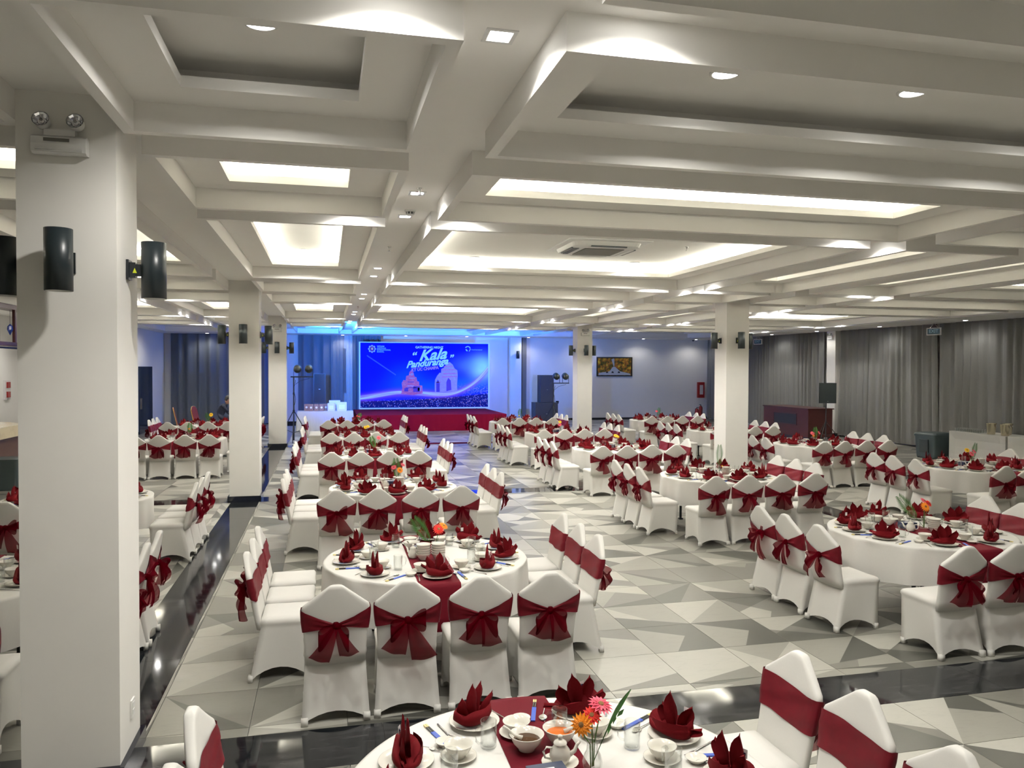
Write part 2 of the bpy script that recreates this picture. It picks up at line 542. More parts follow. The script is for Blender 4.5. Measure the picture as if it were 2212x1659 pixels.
def round_light(x, y, z, label, energy, group, r=0.075, ang=150):
    global RD_
    if RD_ is None:
        f = MB(); f.lathe([(.095, 0), (.095, -.006), (.078, -.012), (.076, -.004)], 20)
        p = MB(); p.lathe([(.076, -.006), (.05, -.012), (0.001, -.014)], 20)
        RD_ = (f.mesh('frame', M['white_plastic'], True), p.mesh('diffuser', M['lamp_r'], True))
    t = thing('round_downlight', label, 'light', (x, y, z), 0, group)
    ob('frame', RD_[0], t); ob('diffuser', RD_[1], t)
    spot(t, energy, ang, 0.6, -0.02, r)
GX = [(-3.54, 'bar side'), (0.797, 'central'), (6.34, 'middle'), (10.67, 'third'), (16.2, 'outer')]
GY = [(-2.36, 'rear'), (3.045, 'nearest'), (7.525, 'second'), (12.93, 'third'), (17.4, 'fourth'), (22.8, 'fifth'), (27.28, 'sixth')]
def seen(x, y):
    if y < 2.2: return y > -3.5 and -4.5 < x < 7.5      # the part of the hall around the viewer
    return -0.5 < (x - 0.24 * y) / y < 0.62
for gx, nx in GX:
    for gy, ny in GY:
        for dx, dy, nd in ((0, -.545, 'near arm'), (0, .545, 'far arm'), (-.545, 0, 'pillar arm'), (.545, 0, 'curtain arm')):
            x, y = gx + dx, gy + dy
            if x > SOFX - 0.1 or not seen(x, y): continue
            square_light(x, y, 'small square downlight, %s of the %s crossing along the %s ceiling band' % (nd, ny, nx))
ZR = ZB + .19
for x, y, lab in [(-.32, 4.16, 'round downlight in the dark coffer beside the pillar with the emergency lamp'), (2.3, 4.2, 'first round downlight of the dark long coffer nearest the viewer'),
                  (3.6, 4.2, 'second round downlight of the dark long coffer nearest the viewer'), (4.9, 4.2, 'third round downlight of the dark long coffer nearest the viewer'),
                  (-.33, 11.98, 'round downlight alone in the square lit coffer left of the central band'),
                  (2.28, 12.12, 'round downlight on the pillar side of the ceiling air conditioner'), (4.98, 12.08, 'round downlight on the curtain side of the ceiling air conditioner'),
                  (2.3, 14.05, 'first round downlight in the narrow lit coffer behind the air conditioner'), (4.9, 14.05, 'second round downlight in the narrow lit coffer behind the air conditioner'),
                  (2.3, 16.4, 'first round downlight in the second narrow coffer behind the air conditioner'), (4.9, 16.4, 'second round downlight in the second narrow coffer behind the air conditioner'),
                  (-4.9, 30.0, 'round downlight in the unlit coffer at the far bar side corner')]:
    round_light(x, y, ZR, lab, ROUND, 'round downlights in the coffers')
for k, x in enumerate([-4.75, .7, 3.4, 6.1, 8.93, 11.7, 14.5, 17.2]):
    round_light(x, 34.0, ZL, '%s round downlight along the far wall soffit counted from the bar side' % ORD[k], ROUND * .22, 'round downlights along the far wall')
for k, y in enumerate([15.0, 18.27, 21.75, 25.06, 28.0]):
    round_light(17.5, y, ZL, '%s round downlight over the grey curtains counted from the viewer' % ORD[k], ROUND * .22, 'round downlights over the curtains')

for k, y in enumerate((16.5, 21.0, 25.5)):  # added fill lamps without a known fixture, to brighten the dark bar area
    round_light(-8.3, y, ZB, '%s added round fill lamp behind the bar counter counted from the viewer' % ORD[k], ROUND * 1.5, 'added fill lamps behind the bar')
# sprinklers, smoke detector, air conditioner
def sprinkler(x, y, z, label):
    bm = MB()
    bm.lathe([(.028, 0), (.028, -.005), (.012, -.008), (.012, -.03), (.006, -.034), (.006, -.055), (.022, -.058), (.022, -.061), (.001, -.062)], 10)
    tag(bm.build('sprinkler', M['steel'], None, True, (x, y, z)), label, 'sprinkler', 'ceiling sprinklers')
sprinkler(.80, 6.78, ZB, 'steel sprinkler beside the first square downlight pair of the central band')
sprinkler(.80, 10.15, ZB, 'steel sprinkler alone halfway along the central ceiling band')
sprinkler(.80, 20.3, ZB, 'steel sprinkler far along the central ceiling band')
sprinkler(5.05, 10.3, ZR, 'steel sprinkler beside the ceiling air conditioner')
t = thing('smoke_detector', 'white round smoke detector with dark slots on the central ceiling band', 'detector', (.815, 7.75, ZB))
bm = MB(); bm.lathe([(.055, 0), (.055, -.012), (.048, -.02)], 20); bm.build('base', M['white_plastic'], t, True)
bm = MB(); bm.lathe([(.038, -.02), (.038, -.042)], 20); bm.build('slots', M['dark'], t)
bm = MB()
for k in range(8):
    a = 2 * PI * k / 8
    bm.box(-.007, .007, .036, .042, -.043, -.02, 0, Matrix.Rotation(a, 4, 'Z'))
bm.lathe([(.042, -.042), (.03, -.055), (.001, -.058)], 20)
bm.build('cage', M['white_plastic'], t)

t = thing('air_conditioner', 'white ceiling cassette air conditioner with dark grille in the large coffer', 'air conditioner', (3.79, 10.55, ZR))
def rr(hx, hy, r, z, n=5):
    pts = []
    for cx_, cy_, a0 in ((hx - r, hy - r, 0), (-hx + r, hy - r, PI / 2), (-hx + r, -hy + r, PI), (hx - r, -hy + r, 3 * PI / 2)):
        for k in range(n):
            a = a0 + PI / 2 * k / (n - 1)
            pts.append((cx_ + r * cos(a), cy_ + r * sin(a), z))
    return pts
bm = MB(); bm.loft([rr(.60, .60, .02, 0), rr(.60, .60, .02, -.012), rr(.585, .585, .02, -.016), rr(.50, .50, .14, -.016)], cap1=True); bm.build('panel', M['white_plastic'], t)
bm = MB(); bm.loft([rr(.50, .50, .14, -.016), rr(.48, .48, .14, -.07), rr(.44, .44, .14, -.085)], cap1=True); bm.build('fascia', M['white_plastic'], t)
bm = MB(); bm.box(-.29, .29, -.29, .29, -.094, -.0855); bm.build('grille', M['grille'], t)
for k in range(4):
    R4 = Matrix.Rotation(k * PI / 2, 4, 'Z')
    bm = MB(); bm.box(-.27, .27, .37, .44, -.092, -.0855, 0, R4); bm.build('louver', M['dark'] if k == 1 else M['white_plastic'], t)
    bm = MB(); bm.box(-.26, .26, .445, .475, -.089, -.075, 0, R4); bm.build('outlet', M['darkmetal'], t)

# ------------------------------------------------------------------ pillar fittings
SCM = None
def sconce(x, y, rz, label, z=3.04):
    """A cylinder up and down light on a bracket; local +y points away from the wall."""
    global SCM
    if SCM is None:
        c = MB(); c.lathe([(.066, -.172), (.072, -.172), (.072, .172), (.066, .172)], 24, (0, .15, 0))
        c.lathe([(.001, .155), (.066, .155), (.066, .172)], 24, (0, .15, 0))
        gl = MB(); gl.lathe([(.001, -.155), (.066, -.158), (.066, -.172)], 24, (0, .15, 0))
        p = MB(); p.box(-.045, .045, 0.0015, .016, -.06, .06)
        a = MB(); a.box(-.02, .02, .016, .082, -.035, .035); a.box(-.03, .03, .016, .05, -.045, .045)
        s = MB(); s.poly([(.0305, .035, -.02), (.0305, .06, -.02), (.0305, .047, .012)]); s.poly([(-.0305, .06, -.02), (-.0305, .035, -.02), (-.0305, .047, .012)])
        SCM = (c.mesh('cylinder_shade', M['darkmetal'], True), gl.mesh('lens', M['white_plastic'], True), p.mesh('wall_plate', M['dark']), a.mesh('arm', M['dark']), s.mesh('warning_sticker', M['yellow']))
        for poly in SCM[0].polygons: poly.use_smooth = abs(poly.normal.z) < 0.5
    t = thing('wall_sconce', label, 'wall light', (x, y, z), rz, 'black cylinder wall lights on the pillars')
    for n, me in zip(('cylinder_shade', 'lens', 'wall_plate', 'arm', 'warning_sticker'), SCM):
        ob(n, me, t)
def sconces(px, py, nm, wy=0.5, sides='FLR'):
    yc = py + wy / 2
    if 'F' in sides: sconce(px, py, PI, 'black cylinder wall light on the viewer side of %s' % nm)
    if 'L' in sides: sconce(px - PW / 2, yc, PI / 2, 'black cylinder wall light on the bar side of %s' % nm)
    if 'R' in sides: sconce(px + PW / 2, yc, -PI / 2, 'black cylinder wall light on the curtain side of %s' % nm)
sconces(-1.44, 4.93, 'the nearest pillar with emergency lamp')
sconces(-1.44, 14.80, 'the second pillar of the near row')
sconces(-1.44, 24.72, 'the third pillar of the near row')
sconces(8.445, 14.80, 'the middle pillar behind the palm leaf')
sconces(8.445, 24.72, 'the far pillar beside the painting')
sconces(8.50, 34.42, 'the pilaster by the stage', sides='F')

EM = None
def emergency(x, y, z, rz, label, big=False):
    """Twin-head emergency light; local -y is the front."""
    t = thing('emergency_light', label, 'emergency light', (x, y, z), rz, 'twin headed emergency lights')
    bm = MB()
    prof = [(-.001, -.05), (-.05, -.055), (-.068, -.045), (-.072, .0), (-.066, .038), (-.045, .05), (-.001, .05)]
    bm.loft([[(xx, p[0], p[1]) for p in prof] for xx in (-.14, .14)], False, False, False)
    bm.poly([(-.14, p[0], p[1]) for p in prof]); bm.poly([(.14, p[0], p[1]) for p in reversed(prof)])
    bm.build('housing', M['white_plastic'], t)
    bm = MB(); bm.box(-.075, .055, -.0735, -.07, .012, .03); bm.build('window', M['grille'], t)
    bm = MB()
    for k in range(6):
        bm.box(-.12, .12, -.0735 + .0008 * k, -.066, -.042 + k * .0085, -.0385 + k * .0085)
    bm.build('rib', M['white_plastic'], t)
    bm = MB(); bm.box(-.08, .08, -.05, -.004, .05, .085); bm.build('bracket', M['white_plastic'], t)
    for s in (-1, 1):
        h = MB(); h.lathe([(.030, .03), (.040, .02), (.044, -.01), (.046, -.03)], 14)
        hm = Matrix.Translation((s * .087, -.05, .125)) @ Matrix.Rotation(PI / 2 - .25, 4, 'X')
        h.v = [tuple(hm @ Vector((p[0], p[1], -p[2]))) for p in h.v]
        ho = h.build('lamp_head', M['white_plastic'], t, True)
        h = MB(); h.lathe([(.042, -.028), (.022, .0), (.012, .004)], 10); h.lathe([(.010, -.022), (.010, .004)], 8)
        h.v = [tuple(hm @ Vector((p[0], p[1], -p[2]))) for p in h.v]
        h.build('reflector', M['chrome'], ho)
emergency(-1.46, 4.929, 3.70, 0, 'white twin headed emergency light high on the nearest pillar')
emergency(-1.44, 24.719, 3.58, 0, 'white twin headed emergency light on the third pillar of the near row')
emergency(8.445, 24.719, 3.58, 0, 'white twin headed emergency light on the far pillar beside the painting')
emergency(18.038, 24.97, 3.58, -PI / 2, 'white twin headed emergency light on the pilaster between grey curtains')
t = thing('wall_socket', 'white double socket low on the side of the nearest pillar', 'socket', (-1.1795, 5.21, .325))
bm = MB(); bm.box(0.0005, .010, -.04, .04, -.055, .055); bm.build('plate', M['socket'], t)
for z in (-.022, .022):
    bm = MB(); bm.box(.010, .0125, -.02, .02, z - .014, z + .014); bm.build('outlet', M['white_plastic'], t)

# ------------------------------------------------------------------ covered banquet chair (faces +y)
def chair_meshes():
    # skirt and seat
    N = 8
    def side_pts(t, hem):
        """Ring at height fraction t: list of (x, y, s) going round, four sides of N steps."""
        rb, fb = -.262 + .085 * t, .205 + .02 * t
        wr, wf = .238 - .026 * t, .226 - .012 * t
        cs = [(-wr, rb), (wr, rb), (wf, fb), (-wf, fb)]
        out = []
        for k in range(4):
            a, c = cs[k], cs[(k + 1) % 4]
            nx, ny = -(c[1] - a[1]), (c[0] - a[0])
            L = math.hypot(nx, ny); nx /= L; ny /= L
            for i in range(N):
                s = i / N
                e = sin(PI * s)
                pull = (.042 * (1 - t) * e ** .7 + .006 * e) * (1.0 if k != 0 else .8)
                rnd = .010 if i == 0 else 0
                x = a[0] + (c[0] - a[0]) * s + nx * pull
                y = a[1] + (c[1] - a[1]) * s + ny * pull
                d = math.hypot(x, y)
                out.append((x - x / d * rnd, y - y / d * rnd, s, k))
        return out
    bm = MB()
    rings = []
    for t in (0, .06, .18, .38, .6, .8, .93, 1.0):
        r = []
        for x, y, s, k in side_pts(t, 0):
            hem = (.075 if k in (0, 2) else .095) * (sin(PI * s) ** .7) if s else 0.004
            r.append((x, y, hem + (.43 - hem) * t))
        rings.append(r)
    top = [(x, y) for x, y, s, k in side_pts(1.0, 0)]
    rings.append([(x * 1.035, y * 1.02 + .002, .445) for x, y in top])
    rings.append([(x * 1.03, y * 1.02 + .002, .465) for x, y in top])
    rings.append([(x * .96, y * .96 + .002, .484) for x, y in top])
    rings.append([(x * .75, y * .75 + .004, .492) for x, y in top])
    rings.append([(x * .35, y * .35 + .008, .496) for x, y in top])
    bm.loft(rings, True, False, True)
    # tucked foot pockets
    for sx, sy, wx in ((-1, -.262, .232), (1, -.262, .232), (-1, .203, .221), (1, .203, .221)):
        x0 = sx * wx
        bm.box(min(x0, x0 - sx * .045) - .001, max(x0, x0 - sx * .045) + .001, sy - .004 if sy < 0 else sy - .03, sy + .03 if sy < 0 else sy + .004, .003, .055)
    seat = bm.mesh('seat_cover', M['cover'], True)
    # back
    def yc(z): return -.185 - (z - .45) * .19 + .05 * max(0, (.62 - z)) * 0
    def hw(z):
        if z < .60: return .208 + .004 * (z - .45) / .15
        if z < .79: return .212 + .020 * sin((z - .60) / .19 * PI / 2)
        if z < .825: return .232 - .010 * ((z - .79) / .035) ** 2
        return .222 - (z - .825) / .135 * .172
    zs = [.40, .48, .55, .62, .69, .75, .79, .81, .825, .84, .865, .89, .915, .94, .957]
    def ring(z, hwid, th):
        out = []
        K = 20
        for j in range(K):
            a = 2 * PI * j / K
            ca, sa = cos(a), sin(a)
            x = hwid * math.copysign(abs(ca) ** .28, ca)
            y = th * math.copysign(abs(sa) ** .55, sa)
            bow = .018 * (1 - (x / .232) ** 2)
            out.append((x, yc(z) + y - bow, z))
        return out
    bm = MB()
    rings = [ring(z, hw(z), .026) for z in zs]
    rings.append(ring(.966, .040, .020)); rings.append(ring(.971, .022, .010))
    bm.loft(rings, True, True, True)
    back = bm.mesh('back_cover', M['cover'], True)
    return seat, back, yc, hw, ring
SEAT, BACK, YC, HW, BRING = chair_meshes()

def sash_mesh(seed):
    r = random.Random(seed)
    bm = MB()
    ph = [r.uniform(0, 6.28) for _ in range(5)]
    half = [-.995, -.96, -.85, -.68, -.50, -.33, -.17, -.06, .06, .17, .33, .50, .68, .85, .96, .995]
    loop = [(x, -1) for x in half] + [(x, 1) for x in reversed(half)]
    rows = []
    nrow = 9
    for q in range(nrow):
        f = q / (nrow - 1)
        row = []
        for x, sd in loop:
            ax = abs(x)
            if sd < 0:            # rear: gathered towards the knot
                g = (1 - ax) ** .85
                zt, zb_ = .808 - .112 * g, .640 + .040 * g
            else:
                zt, zb_ = .812 + .004 * sin(3 * x + ph[0]), .632 + .006 * sin(4 * x + ph[1])
            z = zb_ + (zt - zb_) * f
            th = .0345 + .0030 * sin(10 * f + 4 * x + ph[2])
            if sd < 0:
                th += .006 * (1 - ax) * (1 + sin(16 * f + ph[3] + 3 * x)) + .004 * sin(13 * f * (1.3 - ax) + ph[4])
            else:
                th += .0022 * sin(19 * f + 7 * x + ph[3])
            hx = HW(z) + .0065
            y = sd * th * (max(0, 1 - ax ** 7.14)) ** .275
            row.append((hx * x, YC(z) + y - .018 * (1 - (hx * x / .232) ** 2), z))
        rows.append(row)
    bm.loft(rows, True)
    return bm.mesh('sash', M['sash'], True)
SASH = [sash_mesh(k) for k in range(3)]

def bow_mesh(seed):
    r = random.Random(100 + seed)
    bm = MB()
    kz = .682
    yk = YC(kz) - .064
    for k in range(2):   # knot
        bm.lathe([(.001, -.026), (.018, -.02), (.025, 0), (.018, .02), (.001, .026)], 8, (r.uniform(-.012, .012), yk, kz + .008 * k))
    def leaf(path, wid, axis, amp, nw, ph):
        rows = []
        n = len(path)
        L = 11
        for i, p in enumerate(path):
            f = i / (n - 1)
            w = wid(f)
            row = []
            for k in range(L):
                s = k / (L - 1) - .5
                wv = amp * f ** .7 * sin(nw * 2 * PI * (s + .5) + ph + .5 * f)
                row.append((p[0] + axis[0] * w * s, p[1] - abs(axis[1]) * w * s - wv, p[2] + axis[2] * w * s + wv * .3 - .05 * w * cos(2 * PI * s) * f))
            rows.append(row)
        bm.ribbon(rows)
    # loops: soft, drooping, standing off the back
    for s in (-1, 1):
        ln = r.uniform(.07, .125); dr = r.uniform(-.13, -.03); out = r.uniform(.045, .085)
        if seed in (2, 5) and s == 1: dr = .045
        path = []
        for k in range(13):
            t = k / 12
            e = sin(PI * t)
            path.append((s * (.010 + ln * e), yk - .008 - out * e * (1.0 if t < .5 else .55), kz + dr * e + (.022 if t < .5 else -.035) * sin(2 * PI * min(t, 1 - t))))
        rows = []
        for i, p in enumerate(path):
            f = sin(PI * i / 12)
            w = .03 + .10 * f ** .8
            rows.append([(p[0], p[1] - .014 * f * sin(2.5 * PI * k / 8 + s), p[2] + w * (k / 8 - .5) - .02 * f) for k in range(9)])
        bm.ribbon(rows)
    # tails: wide, thin, falling with soft folds
    for s in (-1, 1):
        ln = r.uniform(.17, .26); sp = r.uniform(.03, .12) * s; out = r.uniform(.02, .06)
        path = [(sp * (k / 9) ** .9 + s * .006, yk - .012 - out * sin(PI * k / 9 * .85), kz - .008 - ln * k / 9) for k in range(10)]
        w1 = r.uniform(.10, .155)
        leaf(path, lambda f: .03 + w1 * f ** .75, (1, .25, .22 * s), .020, r.choice((1.0, 1.5, 2.0)), seed + s)
    return bm.mesh('bow', M['bow'], True)
BOWS = [bow_mesh(k) for k in range(7)]

crng = random.Random(5)
def chair(x, y, rz, label, group):
    t = thing('banquet_chair', label, 'chair', (x, y, 0), rz, group)
    ob('seat_cover', SEAT, t); ob('back_cover', BACK, t)
    s = ob('sash', crng.choice(SASH), t)
    ob('bow', crng.choice(BOWS), s)
    return t

# ------------------------------------------------------------------ round tables, linen and tableware
TZ = 0.76
TR = 0.90
def round_table_meshes():
    top = MB(); top.lathe([(.001, TZ - .035), (.845, TZ - .035), (.85, TZ - .03), (.85, TZ - .010), (.845, TZ - .006), (.001, TZ - .006)], 48)
    leg = MB(); leg.tube([(0, 0, 0.001), (0, 0, TZ - .035)], .02, 8)
    leg.box(-.03, .03, -.03, .03, 0.001, .02)
    return top.mesh('tabletop', M['wood_b']), leg.mesh('leg', M['dark'])
RT = round_table_meshes()
def cloth_mesh(seed):
    r = random.Random(seed)
    ph = [r.uniform(0, 6.28) for _ in range(4)]
    n = 144
    bm = MB()
    rings = []
    for rad in (.30, .60, .80, .875):
        rings.append([(rad * cos(2 * PI * j / n), rad * sin(2 * PI * j / n), TZ + .0007 * sin(5 * 2 * PI * j / n + ph[0] + rad * 9)) for j in range(n)])
    rings.append([(.893 * cos(2 * PI * j / n), .893 * sin(2 * PI * j / n), TZ - .004) for j in range(n)])
    for q, dz in enumerate((.02, .07, .14, .22, .30, .37)):
        f = (q + 1) / 6
        ring = []
        for j in range(n):
            a = 2 * PI * j / n
            wv = sin(11 * a + ph[1] + .6 * sin(3 * a + ph[2])) + .5 * sin(23 * a + ph[3])
            rad = .893 + .002 * f + .023 * f ** .6 * wv
            ring.append((rad * cos(a), rad * sin(a), TZ - dz - .012 * f * sin(7 * a + ph[0])))
        rings.append(ring)
    bm.loft(rings, True)
    bm.poly(list(reversed(rings[0])) if False else rings[0])
    return bm.mesh('tablecloth', M['cloth'], True)
CLOTHS = [cloth_mesh(k) for k in range(3)]
def runner_mesh(seed):
    r = random.Random(seed)
    bm = MB()
    hw = .165
    rows = []
    z = TZ + .0035
    path = [(-.934, TZ - .36), (-.932, TZ - .22), (-.928, TZ - .10), (-.921, TZ - .02), (-.905, z - .001), (-.87, z)] + [(-.87 + 1.74 * k / 8, z) for k in range(1, 8)] + [(.87, z), (.905, z - .001), (.921, TZ - .02), (.928, TZ - .10), (.932, TZ - .22), (.934, TZ - .36)]
    for k, (y, zz) in enumerate(path):
        row = []
        for q in range(7):
            x = hw * (q / 3 - 1)
            edge = 1.0
            yy = y
            if abs(y) > .86:
                # follow the round table edge
                yy = math.copysign(math.sqrt(max(0, y * y - x * x * .92)), y) + math.copysign(.006 * sin(9 * q / 6 * PI + k), y) * (TZ - zz) / .36
            row.append((x, yy, zz))
        rows.append(row)
    bm.ribbon(rows)
    return bm.mesh('table_runner', M['runner'], True)
RUN = runner_mesh(1)

# tableware meshes
def lathe_mesh(name, prof, m, seg=22, smooth=True):
    bm = MB(); bm.lathe(prof, seg); return bm.mesh(name, M[m], smooth)
PLATE = lathe_mesh('plate', [(.001, .004), (.055, .003), (.06, .0), (.066, .0), (.085, .008), (.118, .018), (.120, .020), (.118, .0205), (.085, .0115), (.066, .006), (.001, .006)], 'porcelain', 26)
SAUCER = lathe_mesh('saucer', [(.001, .003), (.04, .002), (.046, 0), (.052, .003), (.078, .014), (.080, .016), (.078, .0165), (.052, .007), (.001, .006)], 'porcelain')
BOWL = lathe_mesh('bowl', [(.001, .006), (.026, .006), (.027, 0), (.030, 0), (.031, .008), (.05, .028), (.062, .054), (.064, .058), (.061, .058), (.048, .032), (.028, .014), (.001, .011)], 'porcelain')
DISH = lathe_mesh('sauce_dish', [(.001, .003), (.025, .003), (.027, 0), (.030, .001), (.044, .018), (.046, .021), (.043, .021), (.028, .007), (.001, .005)], 'porcelain', 18)
BIGBOWL = lathe_mesh('dip_bowl', [(.001, .006), (.03, .006), (.032, 0), (.036, .0), (.038, .008), (.062, .035), (.076, .066), (.078, .07), (.074, .07), (.058, .038), (.034, .016), (.001, .013)], 'porcelain')
def mug_meshes():
    bm = MB()
    bm.lathe([(.001, 0), (.034, 0), (.036, .004), (.0365, .11), (.0375, .118), (.036, .120), (.034, .117), (.0325, .014), (.030, .010), (.001, .010)], 20)
    body = bm.mesh('glass_body', M['glass'], True)
    h = MB()
    h.tube([(.034, 0, .100), (.052, 0, .104), (.066, 0, .092), (.069, 0, .066), (.064, 0, .042), (.052, 0, .028), (.034, 0, .026)], .0055, 8)
    return body, h.mesh('handle', M['glass'], True)
MUG = mug_meshes()
def stick_meshes():
    a = MB(); a.box(-.0105, .0105, -.115, .03, 0, .006)
    c = MB()
    for s in (-1, 1): c.box(s * .005 - .0035, s * .005 + .0035, .03, .085, .001, .0075)
    d = MB()
    for s in (-1, 1): d.box(s * .005 - .0038, s * .005 + .0038, .085, .115, .0008, .0078)
    return a.mesh('paper_sleeve', M['blue_paper']), c.mesh('shaft', M['black_lacquer']), d.mesh('tip', M['yellow_tip'])
STICK = stick_meshes()
def spoon_mesh(fork=False):
    bm = MB()
    rows = []
    for y, w_, z in ((-.105, .005, .003), (-.06, .0045, .004), (-.01, .0035, .006), (.035, .0035, .008)):
        rows.append([(-w_, y, z), (0, y, z + .002), (w_, y, z), (0, y, z - .0015)])
    bm.loft(rows, True, True, True)
    if not fork:
        bm.v += []
        r2 = []
        for k in range(7):
            f = k / 6
            w_ = .0038 + .0165 * sin(PI * min(1, f * 1.06)) ** .8
            r2.append([(w_ * (q / 2 - 1), .035 + .058 * f, .008 - .004 * sin(PI * f) * (1 - (q / 2 - 1) ** 2) - .003 * f) for q in range(5)])
        bm.ribbon(r2)
    else:
        bm.quad((-.011, .05, .006), (.011, .05, .006), (.0035, .035, .008), (-.0035, .035, .008))
        bm.quad((-.011, .062, .005), (.011, .062, .005), (.011, .05, .006), (-.011, .05, .006))
        for q in range(4):
            x = -.011 + q * .0062
            bm.quad((x, .095, .007), (x + .0034, .095, .007), (x + .0034, .062, .005), (x, .062, .005))
    return bm.mesh('fork' if fork else 'spoon', M['steel'], not fork)
SPOON, FORK = spoon_mesh(), spoon_mesh(True)

def napkin_mesh(seed):
    """A dinner napkin folded into a low boat with a fan of pointed leaves standing out of it."""
    r = random.Random(200 + seed)
    bm = MB()
    n = 24
    lo, mid, hi, inn = [], [], [], []
    lean = r.uniform(-.015, .015)
    for j in range(n):
        a = 2 * PI * j / n
        ca, sa = cos(a), sin(a)
        rim = .050 + .016 * ca + .010 * cos(2 * a + seed) + .005 * sin(5 * a + seed)
        px_ = math.copysign(abs(ca) ** .8, ca)
        lo.append((.084 * px_, .052 * sa, 0))
        mid.append((.114 * px_ + lean, .066 * sa - .004, rim * .45))
        hi.append((.118 * px_ + lean * 1.5, .052 * sa, rim * (1.0 if sa < 0 else 1.25)))
        inn.append((.080 * px_ + lean, .030 * sa, rim * .75))
    bm.loft([lo, mid, hi, inn, [(p[0] * .4, p[1] * .3, .03) for p in inn]], True, True, True)
    lap = []      # overlapping front lapel
    for k in range(7):
        f = k / 6
        lap.append([(-.112 + .21 * f, -.028 - .044 * sin(PI * f), .008 + .034 * f), (-.100 + .195 * f, -.030 - .040 * sin(PI * f), .044 + .026 * f + .01 * sin(PI * f))])
    bm.ribbon(lap)
    fans = [[(-.05, -.105, .135), (-.02, -.035, .178), (.015, .030, .172), (.045, .100, .125)],
            [(-.04, -.075, .125), (.0, -.015, .185), (.035, .085, .150), (.07, .150, .075)],
            [(-.055, -.120, .110), (-.02, -.045, .165), (.02, .02, .188), (.05, .075, .140)]][seed % 3]
    fans = fans + [(-.07, -.150, .055)] if seed > 2 else fans
    for k, (x0, x1, zt) in enumerate(fans):
        x1 += r.uniform(-.012, .012); zt += r.uniform(-.012, .010)
        y0 = .010 * (-1) ** k
        rows = []
        for q in range(8):
            f = q / 7
            w_ = .043 * (sin(PI * (.30 + .70 * (1 - f))) ** .6 if f > .02 else .85) * (1 - f ** 5) + .001
            x = x0 + (x1 - x0) * f ** 1.2
            z = .022 + (zt - .022) * f
            d = .024 * (1 - f * .7)
            rows.append([(x - w_, y0 - .012 * (1 - f), z - .010), (x - w_ * .45, y0 + d * .55, z - .002), (x, y0 + d, z + .003), (x + w_ * .45, y0 + d * .55, z - .002), (x + w_, y0 - .012 * (1 - f), z - .010)])
        bm.ribbon(rows)
    return bm.mesh('napkin', M['napkin'], True)
NAPS = [napkin_mesh(k) for k in range(6)]
bm = MB(); bm.quad((-.013, .0, -.018), (.013, 0, -.018), (.013, .003, .018), (-.013, .003, .018)); bm.quad((-.006, -.0006, -.006), (.006, -.0006, -.006), (.006, .0012, .004), (-.006, .0012, .004), 1)
TAG = bm.mesh('care_tag', [M['paper'], M['navy']])

COLN = {'L': 'bar column', 'T': 'pillar column', 'R': 'middle column', 'S': 'curtain column'}
SIDES = {'L': ('bar side', 'pillar side'), 'T': ('pillar side', 'aisle side'), 'R': ('aisle side', 'curtain side'), 'S': ('aisle side', 'curtain side')}
HOURS = ['twelve', 'one', 'two', 'three', 'four', 'five', 'six', 'seven', 'eight', 'nine', 'ten', 'eleven']
TABLES = [  # column, place from the viewer, x, y, detail
    ('L', 0, -2.95, 6.88, 2), ('L', 1, -3.10, 10.95, 2), ('L', 2, -3.20, 19.5, 1), ('L', 3, -3.30, 23.7, 1),
    ('T', 0, .92, 2.92, 3), ('T', 1, .869, 6.87, 3), ('T', 2, .93, 11.05, 2), ('T', 3, .90, 15.35, 1), ('T', 4, .92, 19.4, 1), ('T', 5, .88, 23.7, 1),
    ('R', 0, 6.04, 6.87, 3), ('R', 1, 6.03, 11.15, 2), ('R', 2, 5.93, 15.4, 1), ('R', 3, 5.92, 19.4, 1), ('R', 4, 5.88, 23.7, 1),
    ('S', 0, 10.95, 11.25, 2), ('S', 1, 10.70, 15.35, 1), ('S', 2, 10.55, 19.4, 1), ('S', 3, 10.60, 23.7, 1)]
ANG = {('T', 0): [148, 110, 68, 27.5, -6, -42, 184], ('T', 1): [-90, -49, -16, 15.5, 48, 80, 112, 148, 185, 227],
       ('R', 0): [-157, -113, -67, -21, 18, 50, 84, 115, 142, 169]}
FRONT = [-.81, -.305, .21, .72]
SIDE = [-.40, .12, .64]
rng = random.Random(21)
def flower_head(parent, p, r, mt, tilt):
    bm = MB()
    R4 = Matrix.Translation(p) @ Matrix.Rotation(tilt[0], 4, 'X') @ Matrix.Rotation(tilt[1], 4, 'Y')
    for lay, (nn, rr_, zz) in enumerate(((16, 1.0, 0), (12, .72, .12))):
        for k in range(nn):
            a = 2 * PI * k / nn + lay * .2
            w_ = .115 * r * 1.5
            ca, sa = cos(a), sin(a)
            P = [(r * .12, 0, r * (.05 + zz)), (r * .55 * rr_, -w_, r * (.10 + zz)), (r * rr_, 0, r * (-.02 + zz * .8)), (r * .55 * rr_, w_, r * (.10 + zz))]
            bm.poly([tuple(R4 @ Vector((x * ca - y * sa, x * sa + y * ca, z))) for x, y, z in P])
    f = bm.build('flower_head', M[mt], parent)
    e = MB(); e.lathe([(r * .26, r * .10), (r * .2, r * .22), (.0005, r * .26)], 10)
    e.v = [tuple(R4 @ Vector(v)) for v in e.v]
    e.build('flower_eye', M['flower_eye'], f)
